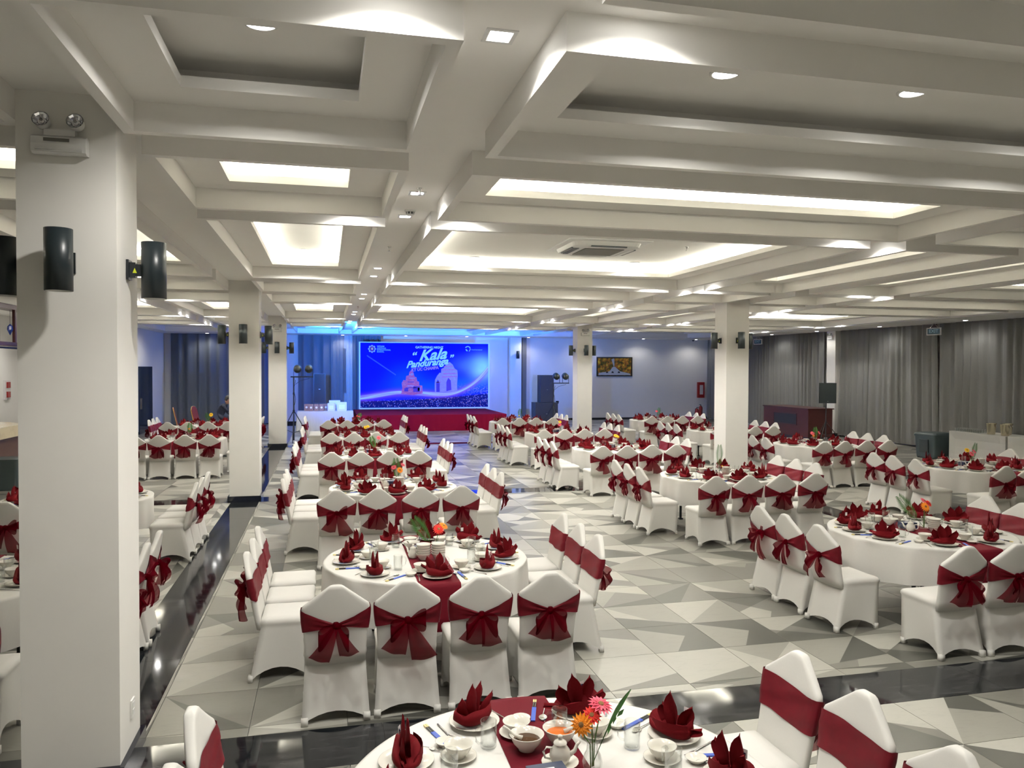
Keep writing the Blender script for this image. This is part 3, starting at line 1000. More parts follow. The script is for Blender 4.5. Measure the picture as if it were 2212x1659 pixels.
def blade_leaf(parent, base, tip):
    b0, b1 = Vector(base), Vector(tip)
    d = (b1 - b0)
    sd = d.cross(Vector((0, 1, .3))).normalized()
    bm = MB()
    rows = []
    for k in range(9):
        f = k / 8
        w_ = .0025 + .011 * max(0, sin(PI * max(0, (f - .35) / .65)))
        p = b0 + d * f + Vector((0, 0, .03 * sin(PI * f)))
        rows.append([tuple(p - sd * w_), tuple(p + Vector((0, .004, 0))), tuple(p + sd * w_)])
    bm.ribbon(rows)
    for f, l in ((.38, .06), (.52, .055), (.62, -.05)):
        p = b0 + d * f
        q = p + (sd * (1 if l > 0 else -1) * .35 + d.normalized()) * abs(l)
        mid_ = (p + q) / 2
        bm.poly([tuple(p), tuple(mid_ - sd * .012), tuple(q), tuple(mid_ + sd * .012)])
    bm.build('blade_leaf', M['leaf'], parent)
def palm_leaf(parent, base, tip, n=15, ln=.11):
    bm = MB()
    b0, b1 = Vector(base), Vector(tip)
    side = (b1 - b0).cross(Vector((0, 1, .2))).normalized()
    d = (b1 - b0).normalized()
    bm.tube([b0, (b0 + b1) / 2, b1], .0022, 5)
    for k in range(n):
        f = .30 + .70 * k / (n - 1)
        p = b0 + (b1 - b0) * f
        l = ln * (1 - .55 * abs(f - .6) / .4)
        for s in (-1, 1):
            q = p + (side * s * .72 + d * .75) * l
            wv = d * .0085
            md = (p + q) / 2 + Vector((0, 0, .004))
            bm.poly([p, md - wv, q, md + wv])
    bm.build('palm_leaf', M['leaf'], parent)
def vase(x, y, label, flowers, leaf=None, big=True):
    t = thing('flower_vase', label, 'vase', (x, y, TZ + .0062), 0, 'flower vases on the tables')
    bm = MB()
    bm.lathe([(.001, .0), (.034, 0), (.040, .012), (.043, .035), (.036, .065), (.026, .082), (.023, .105), (.030, .128), (.028, .128), (.021, .105), (.023, .083), (.033, .064), (.039, .035), (.034, .012), (.001, .008)], 18)
    bm.build('glass_vase', M['glass'], t, True)
    for (hx, hy, hz, r, mt, tx, ty) in flowers:
        s = MB(); s.tube([(hx * .15, hy * .15, .012), (hx * .22, hy * .22, .11), (hx * .75, hy * .75, hz * .75), (hx, hy, hz - .004)], .0028, 6)
        s.build('stem', M['stem'], t)
        flower_head(t, (hx, hy, hz), r, mt, (tx, ty))
    if leaf and 'long leaf' in label: blade_leaf(t, (0, 0, .02), leaf)
    elif leaf: palm_leaf(t, (0, 0, .02), leaf)
    return t
FLOW = {
    ('T', 0): ([(-.055, -.02, .205, .052, 'petal_o', 1.15, -.6), (.045, .03, .255, .058, 'petal_p', .35, .2), (.0, .01, .225, .045, 'petal_r', .7, -.3)], (.22, .12, .27)),
    ('T', 1): ([(.025, -.01, .215, .058, 'petal_r', .9, .1), (.075, .03, .235, .050, 'petal_o', .5, .4)], (-.19, .02, .30)),
    ('T', 2): ([(-.05, .0, .26, .045, 'petal_p', .9, -.3), (.035, -.02, .22, .052, 'petal_o', 1.1, .2), (.08, .03, .29, .04, 'petal_p', .6, .4)], (-.02, .02, .36)),
    ('T', 3): ([(.05, .0, .30, .05, 'petal_p', 1.0, .2)], (-.09, 0, .30)),
    ('T', 4): ([(-.03, 0, .20, .05, 'petal_y', 1.0, 0), (.03, 0, .22, .05, 'petal_y', .8, .2)], None),
    ('T', 5): ([(-.02, 0, .22, .04, 'petal_r', .8, 0), (.04, 0, .20, .04, 'petal_p', .8, .3)], (.06, 0, .28)),
    ('R', 0): ([(.0, -.02, .235, .058, 'petal_o', 1.1, .0), (.03, .03, .285, .050, 'petal_p', .7, .3), (.06, .0, .265, .045, 'petal_r', .9, .3)], (-.26, .05, .33)),
    ('R', 1): ([(.055, -.01, .12, .03, 'petal_y', 1.0, .5)], (.005, .0, .44)),
    ('R', 2): ([(-.01, 0, .25, .055, 'petal_y', .7, 0), (.03, 0, .235, .05, 'petal_y', .7, .2)], None),
    ('R', 3): ([(-.01, 0, .27, .05, 'petal_y', .8, 0), (-.02, -.02, .20, .055, 'petal_p', 1.0, -.2)], None),
    ('R', 4): ([(.0, 0, .18, .03, 'petal_y', .8, 0)], (.03, 0, .36)),
    ('S', 0): ([(-.10, 0, .27, .05, 'petal_y', .9, -.3), (.05, .0, .245, .05, 'petal_p', .9, .3), (-.02, -.02, .205, .055, 'petal_p', 1.0, 0)], (.10, .02, .36)),
    ('S', 1): ([(-.08, 0, .23, .055, 'petal_p', .9, -.3), (.09, 0, .24, .05, 'petal_p', .9, .4), (-.06, -.01, .18, .035, 'petal_o', 1.0, 0)], (-.01, 0, .34)),
    ('S', 2): ([(.0, 0, .22, .05, 'petal_p', .9, 0)], None),
    ('S', 3): ([(-.04, 0, .27, .05, 'petal_p', .9, -.2)], (.05, 0, .36)),
    ('L', 1): ([(.0, 0, .20, .04, 'petal_o', .9, 0)], None),
    ('L', 2): ([(.0, 0, .22, .03, 'petal_o', .9, 0)], (.02, 0, .33)),
    ('L', 3): ([(.02, 0, .30, .065, 'petal_y', 1.3, 0)], (-.10, 0, .32)),
}
BLOOM = {('T', 0): 'vase of yellow and pink gerberas with a long leaf', ('T', 1): 'vase of red and orange gerberas with a palm leaf', ('T', 2): 'vase of two pink and one yellow gerbera with palm leaf', ('T', 3): 'vase of one pink gerbera with palm leaf', ('T', 4): 'vase of yellow gerberas without leaf',
         ('T', 5): 'vase of small red and pink blooms', ('R', 0): 'vase of orange and pink gerberas with arching leaf', ('R', 1): 'vase with one tall upright palm leaf', ('R', 2): 'vase of bright yellow blooms', ('R', 3): 'vase of one yellow and one coral gerbera', ('R', 4): 'vase with dark leaves and no open bloom',
         ('S', 0): 'vase of two pink and one yellow gerbera with fern', ('S', 1): 'vase of two wide set pink gerberas', ('S', 2): 'vase of one small pink gerbera', ('S', 3): 'vase with a pink bloom and a broad leaf', ('L', 1): 'vase with one small orange bloom', ('L', 2): 'vase with a feathery sprig', ('L', 3): 'vase with one big yellow gerbera'}
def place(name, me, x, y, z, rz, label, cat, group):
    return tag(ob(name, me, None, (x, y, z), rz), label, cat, group)
def teapot(x, y, z, label, rz=0):
    t = thing('teapot', label, 'teapot', (x, y, z), rz, 'white teapots')
    bm = MB(); bm.lathe([(.001, 0), (.032, 0), (.034, .004), (.046, .03), (.042, .055), (.028, .075), (.027, .085)], 18); bm.build('body', M['porcelain'], t, True)
    bm = MB(); bm.lathe([(.029, .085), (.026, .092), (.012, .100), (.006, .103), (.011, .110), (.010, .118), (.001, .122)], 14); bm.build('lid', M['porcelain'], t, True)
    bm = MB(); bm.tube([(.040, 0, .03), (.065, 0, .045), (.075, 0, .070), (.088, 0, .082)], [.011, .009, .007, .006], 8); bm.build('spout', M['porcelain'], t, True)
    bm = MB(); bm.tube([(-.036, 0, .068), (-.060, 0, .074), (-.074, 0, .055), (-.066, 0, .030), (-.043, 0, .022)], .005, 8); bm.build('handle', M['porcelain'], t, True)
def dip(x, y, z, label, soup, rz):
    t = tag(ob('dip_bowl', BIGBOWL, None, (x, y, z), rz), label, 'bowl', 'dip bowls')
    bm = MB(); bm.lathe([(.060, .045), (.001, .0455)], 18); bm.build('dip', M[soup], t)
    bm = MB(); bm.tube([(.02, 0, .049), (.055, .0, .062), (.085, 0, .088), (.105, .0, .098)], [.012, .006, .0055, .007], 8); bm.build('spoon', M['porcelain'], t, True)
def tissue_box(x, y, z, label, rz):
    t = thing('tissue_box', label, 'box', (x, y, z), rz, 'navy boxes')
    bm = MB(); bm.box(-.078, .078, -.05, .05, 0, .062); bm.build('carton', M['navy'], t)
    bm = MB(); bm.box(-.03, .03, -.010, .010, .062, .0632); bm.build('slot', M['paper'], t)

def on_runner(lx):
    return abs(lx) < .18
def settings(col, idx, cx, cyy, det, tname):
    angs = ANG.get((col, idx), [-90 + rng.uniform(-3, 3) + 36 * k for k in range(10)])
    hrs = {}
    for a in angs:
        h = int(round(((90 - a) % 360) / 30)) % 12
        while h in hrs: h = (h + 1) % 12
        hrs[h] = a
    for h, a in hrs.items():
        A = math.radians(a)
        o = Vector((cos(A), sin(A))); tg = Vector((-sin(A), cos(A)))
        hn = "%s o'clock" % HOURS[h]
        def pt(r, s=0):
            v = o * r + tg * s
            zz = TZ + (.0045 if on_runner(v.x) and abs(v.y) < .86 else .0012)
            return cx + v.x, cyy + v.y, max(zz, TZ + .0045 if abs(v.x) < .31 else zz)
        jit = rng.uniform(-.012, .012)
        x, y, z = pt(.70 + jit, 0)
        rz = A + PI / 2
        place('plate', PLATE, x, y, z, rz, 'white plate under the napkin at %s, stage at twelve, on %s' % (hn, tname), 'plate', 'dinner plates')
        n = place('napkin', rng.choice(NAPS), x, y, z + .0205, rz + rng.uniform(-.7, .7) + (PI if rng.random() < .5 else 0), 'folded burgundy napkin at %s, stage at twelve, on %s' % (hn, tname), 'napkin', 'folded napkins')
        if det >= 2 and rng.random() < .6:
            ob('care_tag', TAG, n, (.045, .028, .105), rng.uniform(-.4, .4))
        x, y, z = pt(.50, -.105 + jit)
        place('saucer', SAUCER, x, y, z, 0, 'white saucer under the soup bowl at %s on %s' % (hn, tname), 'saucer', 'saucers')
        place('soup_bowl', BOWL, x, y, z + .0075, 0, 'white soup bowl at %s, stage at twelve, on %s' % (hn, tname), 'bowl', 'soup bowls')
        x, y, z = pt(.475 + jit, .06)
        t = thing('glass_mug', 'clear glass mug with handle at %s, stage at twelve, on %s' % (hn, tname), 'mug', (x, y, z), A + rng.uniform(1.0, 2.6), 'glass mugs')
        ob('glass_body', MUG[0], t); ob('handle', MUG[1], t)
        if det >= 2:
            x, y, z = pt(.60, -.20)
            place('sauce_dish', DISH, x, y, z, 0, 'small white sauce dish at %s, stage at twelve, on %s' % (hn, tname), 'dish', 'sauce dishes')
            x, y, z = pt(.70, .205)
            t = thing('chopsticks', 'chopsticks in blue sleeve at %s, stage at twelve, on %s' % (hn, tname), 'chopsticks', (x, y, z), A - PI / 2 + rng.uniform(-.15, .15), 'chopstick pairs')
            for nme, me in zip(('paper_sleeve', 'shaft', 'tip'), STICK): ob(nme, me, t)
            x, y, z = pt(.69, .155)
            place('spoon', SPOON, x, y, z, A + PI / 2 + rng.uniform(-.1, .1), 'steel spoon at %s, stage at twelve, on %s' % (hn, tname), 'spoon', 'steel spoons')
            x, y, z = pt(.69, -.145)
            place('fork', FORK, x, y, z, A + PI / 2 + rng.uniform(-.1, .1), 'steel fork at %s, stage at twelve, on %s' % (hn, tname), 'fork', 'steel forks')

for col, idx, cx, cyy, det in TABLES:
    tname = '%s %s table' % (ORD[idx], COLN[col])
    t = thing('round_table', 'round banquet table under white linen, the %s from the viewer' % tname, 'table', (cx, cyy, 0), 0, 'round banquet tables')
    ob('tabletop', RT[0], t)
    for k in range(4):
        a = PI / 4 + k * PI / 2
        ob('leg', RT[1], t, (.60 * cos(a), .60 * sin(a), 0))
    tag(ob('tablecloth', rng.choice(CLOTHS), None, (cx, cyy, 0), rng.uniform(0, 6)), 'white linen tablecloth draped over the %s' % tname, 'tablecloth', 'round tablecloths')
    tag(ob('table_runner', RUN, None, (cx, cyy, 0), rng.uniform(-.03, .03)), 'burgundy runner across the linen of the %s' % tname, 'runner', 'burgundy runners')
    sl, sr = SIDES[col]
    # chairs: four with their backs to the viewer, three on each flank
    if (col, idx) != ('T', 0):
        for k, dx in enumerate(FRONT):
            if col == 'L' and idx == 0 and k < 2: continue
            if col == 'R' and idx == 0 and k > 2: continue
            lab = 'white chair with burgundy bow, %s from %s, near row of %s' % (ORD[k], sl, tname)
            chair(cx + dx, cyy - 1.187 + rng.uniform(-.012, .012), rng.uniform(-.03, .03), lab, 'chairs with their backs to the viewer')
    for k, dy in enumerate(SIDE):
        j = rng.uniform(-.02, .02)
        lab = 'white chair with burgundy sash, %s towards the stage, %s of %s' % (ORD[k], sl, tname)
        if not (col == 'L' and idx == 0):
            chair(cx - 1.19, cyy + dy + j, -PI / 2 + rng.uniform(-.04, .04), lab, 'chairs on the table flanks')
        lab = 'white chair with burgundy sash, %s towards the stage, %s of %s' % (ORD[k], sr, tname)
        if not (col == 'S' and idx == 0 and k == 0):
            chair(cx + 1.19, cyy + dy + j, PI / 2 + rng.uniform(-.04, .04), lab, 'chairs on the table flanks')
    settings(col, idx, cx, cyy, det, tname)
    # centre of the table
    zc = TZ + .0062
    if (col, idx) in FLOW:
        fx, fy = {('T', 0): (.165, .13), ('T', 1): (.10, .12), ('R', 0): (.10, .05)}.get((col, idx), (.06, .06))
        fl, lf = FLOW[(col, idx)]
        vase(cx + fx, cyy + fy, '%s, %s' % (BLOOM[(col, idx)], tname), fl, lf)
    if (col, idx) == ('T', 0):
        dip(cx - .06, cyy + .36, zc, 'white bowl of brown dip with spoon on the %s' % tname, 'brown_soup', PI * .9)
        dip(cx + .10, cyy + .385, zc, 'white bowl of orange dip with spoon on the %s' % tname, 'orange_soup', -.1)
        place('saucer', SAUCER, cx + .045, cyy + .20, zc, 0, 'white saucer under the teapot on the %s' % tname, 'saucer', 'teapot saucers')
        teapot(cx + .045, cyy + .20, zc + .0075, 'small white teapot with knobbed lid on the %s' % tname)
        tissue_box(cx - .05, cyy + .06, zc, 'navy tissue box on the %s' % tname, .05)
    else:
        tissue_box(cx - .04, cyy + .12, zc, 'navy tissue box by the vase on the %s' % tname, rng.uniform(-.3, .3))
        if det >= 2:
            for sx in ((-.04, .09) if (col, idx) == ('T', 1) else (.08,)):
                for k in range(5):
                    place('rice_bowl', BOWL, cx + sx, cyy - .12, zc + .0205 * k, 0, 'white bowl, %s from bottom of the stack %s, %s' % (ORD[k], 'by the tissue box' if sx < 0 else 'by the vase', tname), 'bowl', 'stacked bowls')
            teapot(cx - .12, cyy - .10 if det == 2 else cyy - .02, zc, 'small white teapot among the bowls on the %s' % tname, 2.2)
        dip(cx - .10, cyy + .30, zc, 'white bowl of brown dip with spoon on the %s' % tname, 'brown_soup', rng.uniform(0, 6)) if det >= 2 else None

# ------------------------------------------------------------------ stage, backdrop and its print
t = thing('stage', 'low stage covered and skirted in burgundy carpet below the blue backdrop', 'stage', (0, 0, 0))
bm = MB(); bm.box(1.15, 6.93, 29.75, 34.0, .60, .63); bm.build('deck', M['carpet'], t)
bm = MB()
n = 120
rows = []
for q in range(5):
    z = .001 + .599 * q / 4
    f = 1 - q / 4
    row = []
    for k in range(n + 1):
        x = 1.15 + 5.78 * k / n
        row.append((x, 29.75 - .012 * f * (1 + sin(k * .9 + sin(k * .31) * 2)), z))
    for k in range(1, 60):
        row.append((6.93 + .012 * f * (1 + sin(k * .9)), 29.75 + 4.2 * k / 59, z))
    rows.append(row)
bm.ribbon(rows)
rows = [[(1.15 - .01 * (1 - q / 4), 29.75 + 4.2 * k / 40, .001 + .599 * q / 4) for k in range(41)] for q in range(5)]
bm.ribbon(rows)
bm.build('skirt', M['carpet'], t, True)

BX0, BX1, BZ0, BZ1, BY = 1.43, 6.98, .72, 3.50, 33.60
def mat_backdrop():
    """Printed banner: blue ground, light rays, a flowing ribbon of light, glitter crowd and a flare."""
    mt = bpy.data.materials.new('printed backdrop')
    mt.use_nodes = True
    nt = mt.node_tree
    N, L = nt.nodes, nt.links
    b = N['Principled BSDF']
    b.inputs['Roughness'].default_value = 0.6
    b.inputs['Specular IOR Level'].default_value = 0.1
    tc = N.new('ShaderNodeTexCoord')
    sp = N.new('ShaderNodeSeparateXYZ')
    L.new(tc.outputs['Object'], sp.inputs[0])
    def val(v):
        n = N.new('ShaderNodeValue'); n.outputs[0].default_value = v; return n.outputs[0]
    def mth(op, a, c=None, clamp=False):
        n = N.new('ShaderNodeMath'); n.operation = op; n.use_clamp = clamp
        for i, x in enumerate((a, c)):
            if x is None: continue
            if isinstance(x, (int, float)): n.inputs[i].default_value = x
            else: L.new(x, n.inputs[i])
        return n.outputs[0]
    def mixc(fac, c1, c2):
        n = N.new('ShaderNodeMix'); n.data_type = 'RGBA'
        L.new(fac, n.inputs[0])
        for i, x in ((6, c1), (7, c2)):
            if isinstance(x, tuple): n.inputs[i].default_value = (*x, 1)
            else: L.new(x, n.inputs[i])
        return n.outputs[2]
    W, H = BX1 - BX0, BZ1 - BZ0
    u = mth('DIVIDE', sp.outputs[0], W)       # 0..1 across
    v = mth('DIVIDE', sp.outputs[2], H)       # 0..1 upwards
    def gauss(cu, cv, su, sv):
        a = mth('POWER', mth('DIVIDE', mth('SUBTRACT', u, cu), su), 2)
        c = mth('POWER', mth('DIVIDE', mth('SUBTRACT', v, cv), sv), 2)
        return mth('POWER', 2.718, mth('MULTIPLY', mth('ADD', a, c), -1))
    col = mixc(mth('MULTIPLY', v, 1.0, True), (.001, .002, .85), (.0006, .0006, .45))
    # cyan light behind the towers and diagonal rays
    col = mixc(mth('MULTIPLY', gauss(.36, .42, .13, .20), .6, True), col, (.004, .13, .95))
    col = mixc(mth('MULTIPLY', gauss(.55, .30, .30, .12), .5, True), col, (.006, .16, .95))
    col = mixc(mth('MULTIPLY', gauss(.85, .36, .2, .12), .5, True), col, (.03, .25, .9))
    ray = mth('SUBTRACT', v, mth('ADD', mth('MULTIPLY', u, -1.35), .87))
    rr_ = mth('POWER', 2.718, mth('MULTIPLY', mth('POWER', mth('DIVIDE', ray, .008), 2), -1))
    rr_ = mth('MULTIPLY', rr_, mth('LESS_THAN', mth('ABSOLUTE', mth('SUBTRACT', u, .16)), .11))
    col = mixc(mth('MULTIPLY', rr_, .35), col, (.3, .5, 1.0))
    # flare at the upper right of the print
    col = mixc(mth('MULTIPLY', gauss(.95, .62, .085, .16), 1.1, True), col, (.85, .95, .95))
    col = mixc(mth('MULTIPLY', gauss(.86, .66, .14, .12), .5, True), col, (.25, .35, .95))
    # glitter crowd along the foot
    vo = N.new('ShaderNodeTexVoronoi'); vo.inputs['Scale'].default_value = 17
    L.new(tc.outputs['Object'], vo.inputs['Vector'])
    no = N.new('ShaderNodeTexNoise'); no.inputs['Scale'].default_value = 22
    L.new(tc.outputs['Object'], no.inputs['Vector'])
    hor = mth('ADD', mth('MULTIPLY', mth('POWER', u, 2.0), .11), .13)
    crowd = mth('MULTIPLY', mth('SUBTRACT', hor, v), 30, True)
    spark = mth('MULTIPLY', mth('SUBTRACT', .34, vo.outputs['Distance']), 7, True)
    warm = N.new('ShaderNodeValToRGB')
    warm.color_ramp.elements[0].color = (.25, .35, .9, 1); warm.color_ramp.elements[0].position = .42
    warm.color_ramp.elements[1].color = (.95, .45, .25, 1); warm.color_ramp.elements[1].position = .58
    L.new(no.outputs['Fac'], warm.inputs[0])
    cr = mixc(spark, (.005, .005, .10), warm.outputs[0])
    col = mixc(crowd, col, cr)
    city = mth('MULTIPLY', gauss(.90, .28, .16, .06), mth('MULTIPLY', mth('SUBTRACT', .5, vo.outputs['Distance']), 5, True))
    col = mixc(city, col, (.45, .30, .95))
    # flowing ribbons of light
    def wave(off, amp, rise, wid, c, s):
        nonlocal col
        f = mth('ADD', mth('MULTIPLY', mth('SINE', mth('ADD', mth('MULTIPLY', u, 7.2), off)), amp), mth('ADD', mth('MULTIPLY', mth('POWER', u, 5.0), rise), .185))
        d = mth('POWER', mth('DIVIDE', mth('SUBTRACT', v, f), wid), 2)
        g = mth('MULTIPLY', mth('POWER', 2.718, mth('MULTIPLY', d, -1)), s, True)
        col = mixc(g, col, c)
    wave(-.9, .045, .40, .050, (.60, .12, .40), .75)
    wave(-.55, .055, .42, .022, (.85, .30, .25), .85)
    wave(-1.2, .050, .42, .012, (.95, .70, .55), .9)
    wave(-.75, .062, .44, .009, (.95, .90, .95), .95)
    wave(-.2, .035, .38, .010, (.75, .45, .85), .7)
    L.new(col, b.inputs['Base Color'])
    return mt
bd = thing('backdrop', 'large blue printed stage backdrop with two towers and white script title', 'backdrop', (BX0, BY, BZ0))
W_, H_ = BX1 - BX0, BZ1 - BZ0
bm = MB(); bm.box(-.06, W_ + .06, .0, .05, -.06, H_ + .04); bm.build('frame', M['paper'], bd)
bm = MB(); bm.quad((0, -.003, 0), (W_, -.003, 0), (W_, -.003, H_), (0, -.003, H_)); bm.build('print', mat_backdrop(), bd)
bm = MB()
for x in (.5, W_ / 2, W_ - .5): bm.box(x - .03, x + .03, .05, .09, -.085, H_)
bm.build('support_posts', M['darkmetal'], bd)['kind'] = 'stuff'
def px(u, v):            # from the photograph's banner, in banner coordinates 0..1
    return u * W_, v * H_
TW1 = mat_marble('rose tower print', (.80, .10, .22), (.95, .45, .45), .5, 9.0, (1, 1, 2.5), .25)
TW2 = mat_marble('lilac tower print', (.55, .28, .62), (.80, .55, .78), .5, 9.0, (1, 1, 2.5), .25)
DKP = mat('tower shade print', (.10, .02, .30), .5)
def flat(pts, m, name, y=-.006):
    bm = MB(); bm.poly([(px(a, c)[0], y, px(a, c)[1]) for a, c in pts]); return bm.build(name, m, bd)
flat([(.31, .21), (.32, .30), (.315, .38), (.33, .43), (.345, .42), (.35, .49), (.37, .50), (.375, .55), (.39, .585), (.405, .55), (.415, .48), (.43, .47), (.435, .41), (.45, .40), (.452, .345), (.475, .34), (.478, .22), (.40, .19)], TW1, 'rose_tower')
for q, (a, c, w_, h_) in enumerate([(.335, .25, .03, .05), (.36, .33, .05, .012), (.36, .39, .05, .012), (.375, .45, .04, .010), (.405, .24, .05, .09), (.44, .26, .025, .05), (.345, .30, .09, .012), (.385, .50, .02, .03)]):
    flat([(a, c), (a + w_, c), (a + w_, c + h_), (a, c + h_)], DKP if q % 2 == 0 else TW2, 'tower_band', -.008)
flat([(.575, .23), (.572, .36), (.575, .43), (.59, .49), (.61, .54), (.622, .54), (.625, .60), (.645, .62), (.665, .68), (.69, .71), (.715, .67), (.73, .61), (.752, .58), (.755, .50), (.75, .36), (.752, .25)], TW2, 'lilac_tower')
flat([(.585, .24), (.585, .38), (.597, .44), (.612, .38), (.612, .24)], DKP, 'tower_arch', -.008)
flat([(.665, .25), (.665, .40), (.68, .46), (.70, .42), (.705, .27)], DKP, 'tower_arch', -.008)
for a, c, w_ in [(.63, .58, .11), (.64, .52, .11), (.645, .63, .07), (.63, .47, .12), (.585, .385, .035)]:
    flat([(a, c), (a + w_, c + .006), (a + w_, c + .016), (a, c + .012)], TW1, 'tower_band', -.008)
wt = mat('white lettering', (.82, .90, .92), .5)
pk = mat('pink lettering', (.75, .25, .70), .5)
lb = mat('pale blue lettering', (.45, .65, .95), .5)
def text(s, u, v, size, m, name, shear=0.0, rot=0.0, bold=0.0, width=1.0, align='CENTER'):
    cu = bpy.data.curves.new(name, 'FONT')
    cu.body = s; cu.size = size; cu.align_x = align; cu.align_y = 'CENTER'; cu.shear = shear; cu.offset = bold
    cu.extrude = .0015
    cu.resolution_u = 3
    o = ob(name, cu, bd, (px(u, v)[0], -.012, px(u, v)[1]))
    o.rotation_euler = (PI / 2, -rot, 0)
    o.scale = (width, 1, 1)
    cu.materials.append(m)
    return o
text('GATHERING NIGHT', .53, .935, .135, wt, 'lettering', 0, .0, .004, 1.0)
text('Kala', .55, .815, .66, wt, 'lettering', .5, .10, .018, 1.05)
text('\u201c', .405, .79, .46, wt, 'lettering', .3, .1, .012)
text('\u201d', .70, .765, .40, wt, 'lettering', .3, .1, .012)
text('Panduranga', .51, .69, .40, wt, 'lettering', .5, .10, .014, .98)
text('K\u00dd \u1ee8C CHAMPA', .495, .60, .175, pk, 'lettering', .15, .10, .010, .92)
for k, s in enumerate(('VIETNAM', 'AUSTRALIA', 'INTERNATIONAL', 'SCHOOL')):
    text(s, .125, .945 - k * .028, .075, lb, 'lettering', 0, 0, .002, 1.0, 'LEFT')
text('Travel International', .862, .905, .062, lb, 'lettering', 0, 0, .001, 1.0, 'LEFT')
# the two emblems
bm = MB()
pts = [px(.088, .903)]
cx_, cz_ = px(.088, .905)
bm.poly([(cx_ + .155 * (1 + .12 * cos(8 * a)) * cos(a), -.007, cz_ + .155 * (1 + .12 * cos(8 * a)) * sin(a)) for a in [2 * PI * k / 48 for k in range(48)]])
bm.build('emblem', mat('emblem lilac', (.62, .50, .80), .5), bd)
bm = MB(); bm.poly([(cx_ + .11 * cos(a), -.009, cz_ + .11 * sin(a)) for a in [2 * PI * k / 24 for k in range(24)]]); bm.build('emblem_disc', mat('emblem navy', (.02, .02, .35), .5), bd)
bm = MB(); bm.poly([(cx_ - .065, -.011, cz_ + .075), (cx_ - .065, -.011, cz_ - .03), (cx_, -.011, cz_ - .085), (cx_ + .065, -.011, cz_ - .03), (cx_ + .065, -.011, cz_ + .075)]); bm.build('emblem_shield', M['petal_r'], bd)
bm = MB(); bm.poly([(cx_ - .03, -.013, cz_ + .04), (cx_ - .01, -.013, cz_ - .04), (cx_ + .035, -.013, cz_ - .035), (cx_ + .02, -.013, cz_ + .0), (cx_ + .04, -.013, cz_ + .05)]); bm.build('emblem_figure', wt, bd)
cx_, cz_ = px(.835, .915)
bm = MB()
for a0, a1, r0, r1 in ((.4, 2.6, .095, .135), (3.2, 4.6, .05, .10), (5.2, 6.6, .09, .12)):
    P = [a0 + (a1 - a0) * k / 8 for k in range(9)]
    bm.ribbon([[(cx_ + r * cos(a), -.007, cz_ + r * sin(a)) for a in P] for r in (r0, r1)])
bm.build('emblem_swirl', lb, bd)

# ------------------------------------------------------------------ curtains
def curtain(x0, y0, x1, y1, zt, zb, label, m, seed, fold=.17, amp=.05, flare=0.0, name='curtain', group='curtains along the walls'):
    r = random.Random(seed)
    L_ = math.hypot(x1 - x0, y1 - y0)
    dx, dy = (x1 - x0) / L_, (y1 - y0) / L_
    nx, ny = -dy, dx
    n = max(24, int(L_ / fold * 10))
    xs_, ph = [], 0
    prof = []
    for k in range(n + 1):
        s = k / n
        ph += (2 * PI * L_ / fold / n) * (1 + .35 * sin(s * 37 + seed))
        prof.append((s, amp * (sin(ph) + .35 * sin(2.1 * ph + 1)) * (1 + .3 * sin(s * 23))))
    rows = []
    for z, fa, fl in ((zt, .55, 0), (zt - .12, .7, 0), (zt - .6, .9, .1), ((zt + zb) / 2, 1.0, .45), (zb + .02, 1.15, 1.0), (zb, 1.15, 1.0)):
        row = []
        for s, d in prof:
            sx = s * L_ + flare * fl * (s - .5) * 2
            row.append((x0 + dx * sx + nx * d * fa, y0 + dy * sx + ny * d * fa, z))
        rows.append(row)
    bm = MB(); bm.ribbon(rows)
    return tag(bm.build(name, M[m], None, True), label, 'curtain', group)
XC = 18.10
curtain(XC, 34.6, XC, 25.4, ZL - .002, .05, 'grey curtain behind the brown desk, up to the far corner', 'curtain', 1, .30, .055)
curtain(XC, 24.55, XC, 20.0, ZL - .002, .05, 'grey curtain panel beside the white pilaster, behind the loudspeaker', 'curtain', 2, .30, .055, .12)
curtain(XC, 19.9, XC, 10.5, ZL - .002, .05, 'grey curtain behind the white buffet tables and ice buckets', 'curtain', 3, .34, .06)
curtain(-6.25, 34.55, -2.15, 34.55, ZL - .002, .04, 'slate blue curtain behind the seated person', 'curtain_b', 4, .42, .06)
curtain(-1.15, 34.45, .72, 34.45, ZL - .002, .04, 'blue lit curtain behind the tall loudspeaker and gift table', 'curtain_b', 5, .40, .06)
curtain(1.12, 34.45, 2.35, 34.45, ZL - .002, .04, 'blue lit curtain partly behind the backdrop edge', 'curtain_b', 6, .22, .05)
curtain(.22, 34.36, 1.14, 34.36, ZL - .002, .25, 'sheer white curtain hanging before the dark window', 'sheer', 7, .16, .02, 0, 'sheer_curtain', None)
bm = MB(); bm.box(.42, .86, YB - .012, YB - .001, 1.32, 3.28)
wd = struct(bm.build('window_1', M['window']))
bm = MB()
for a in ((.39, .42, 1.29, 3.31), (.86, .89, 1.29, 3.31), (.42, .86, 3.28, 3.31), (.42, .86, 1.29, 1.32)): bm.box(a[0], a[1], YB - .03, YB - .001, a[2], a[3])
bm.build('window_frame', M['wall'], wd)
bm = MB(); bm.box(8.80, 9.00, 34.62, 34.79, 0.1, ZL - .01); struct(bm.build('trim_4', M['curtain']))

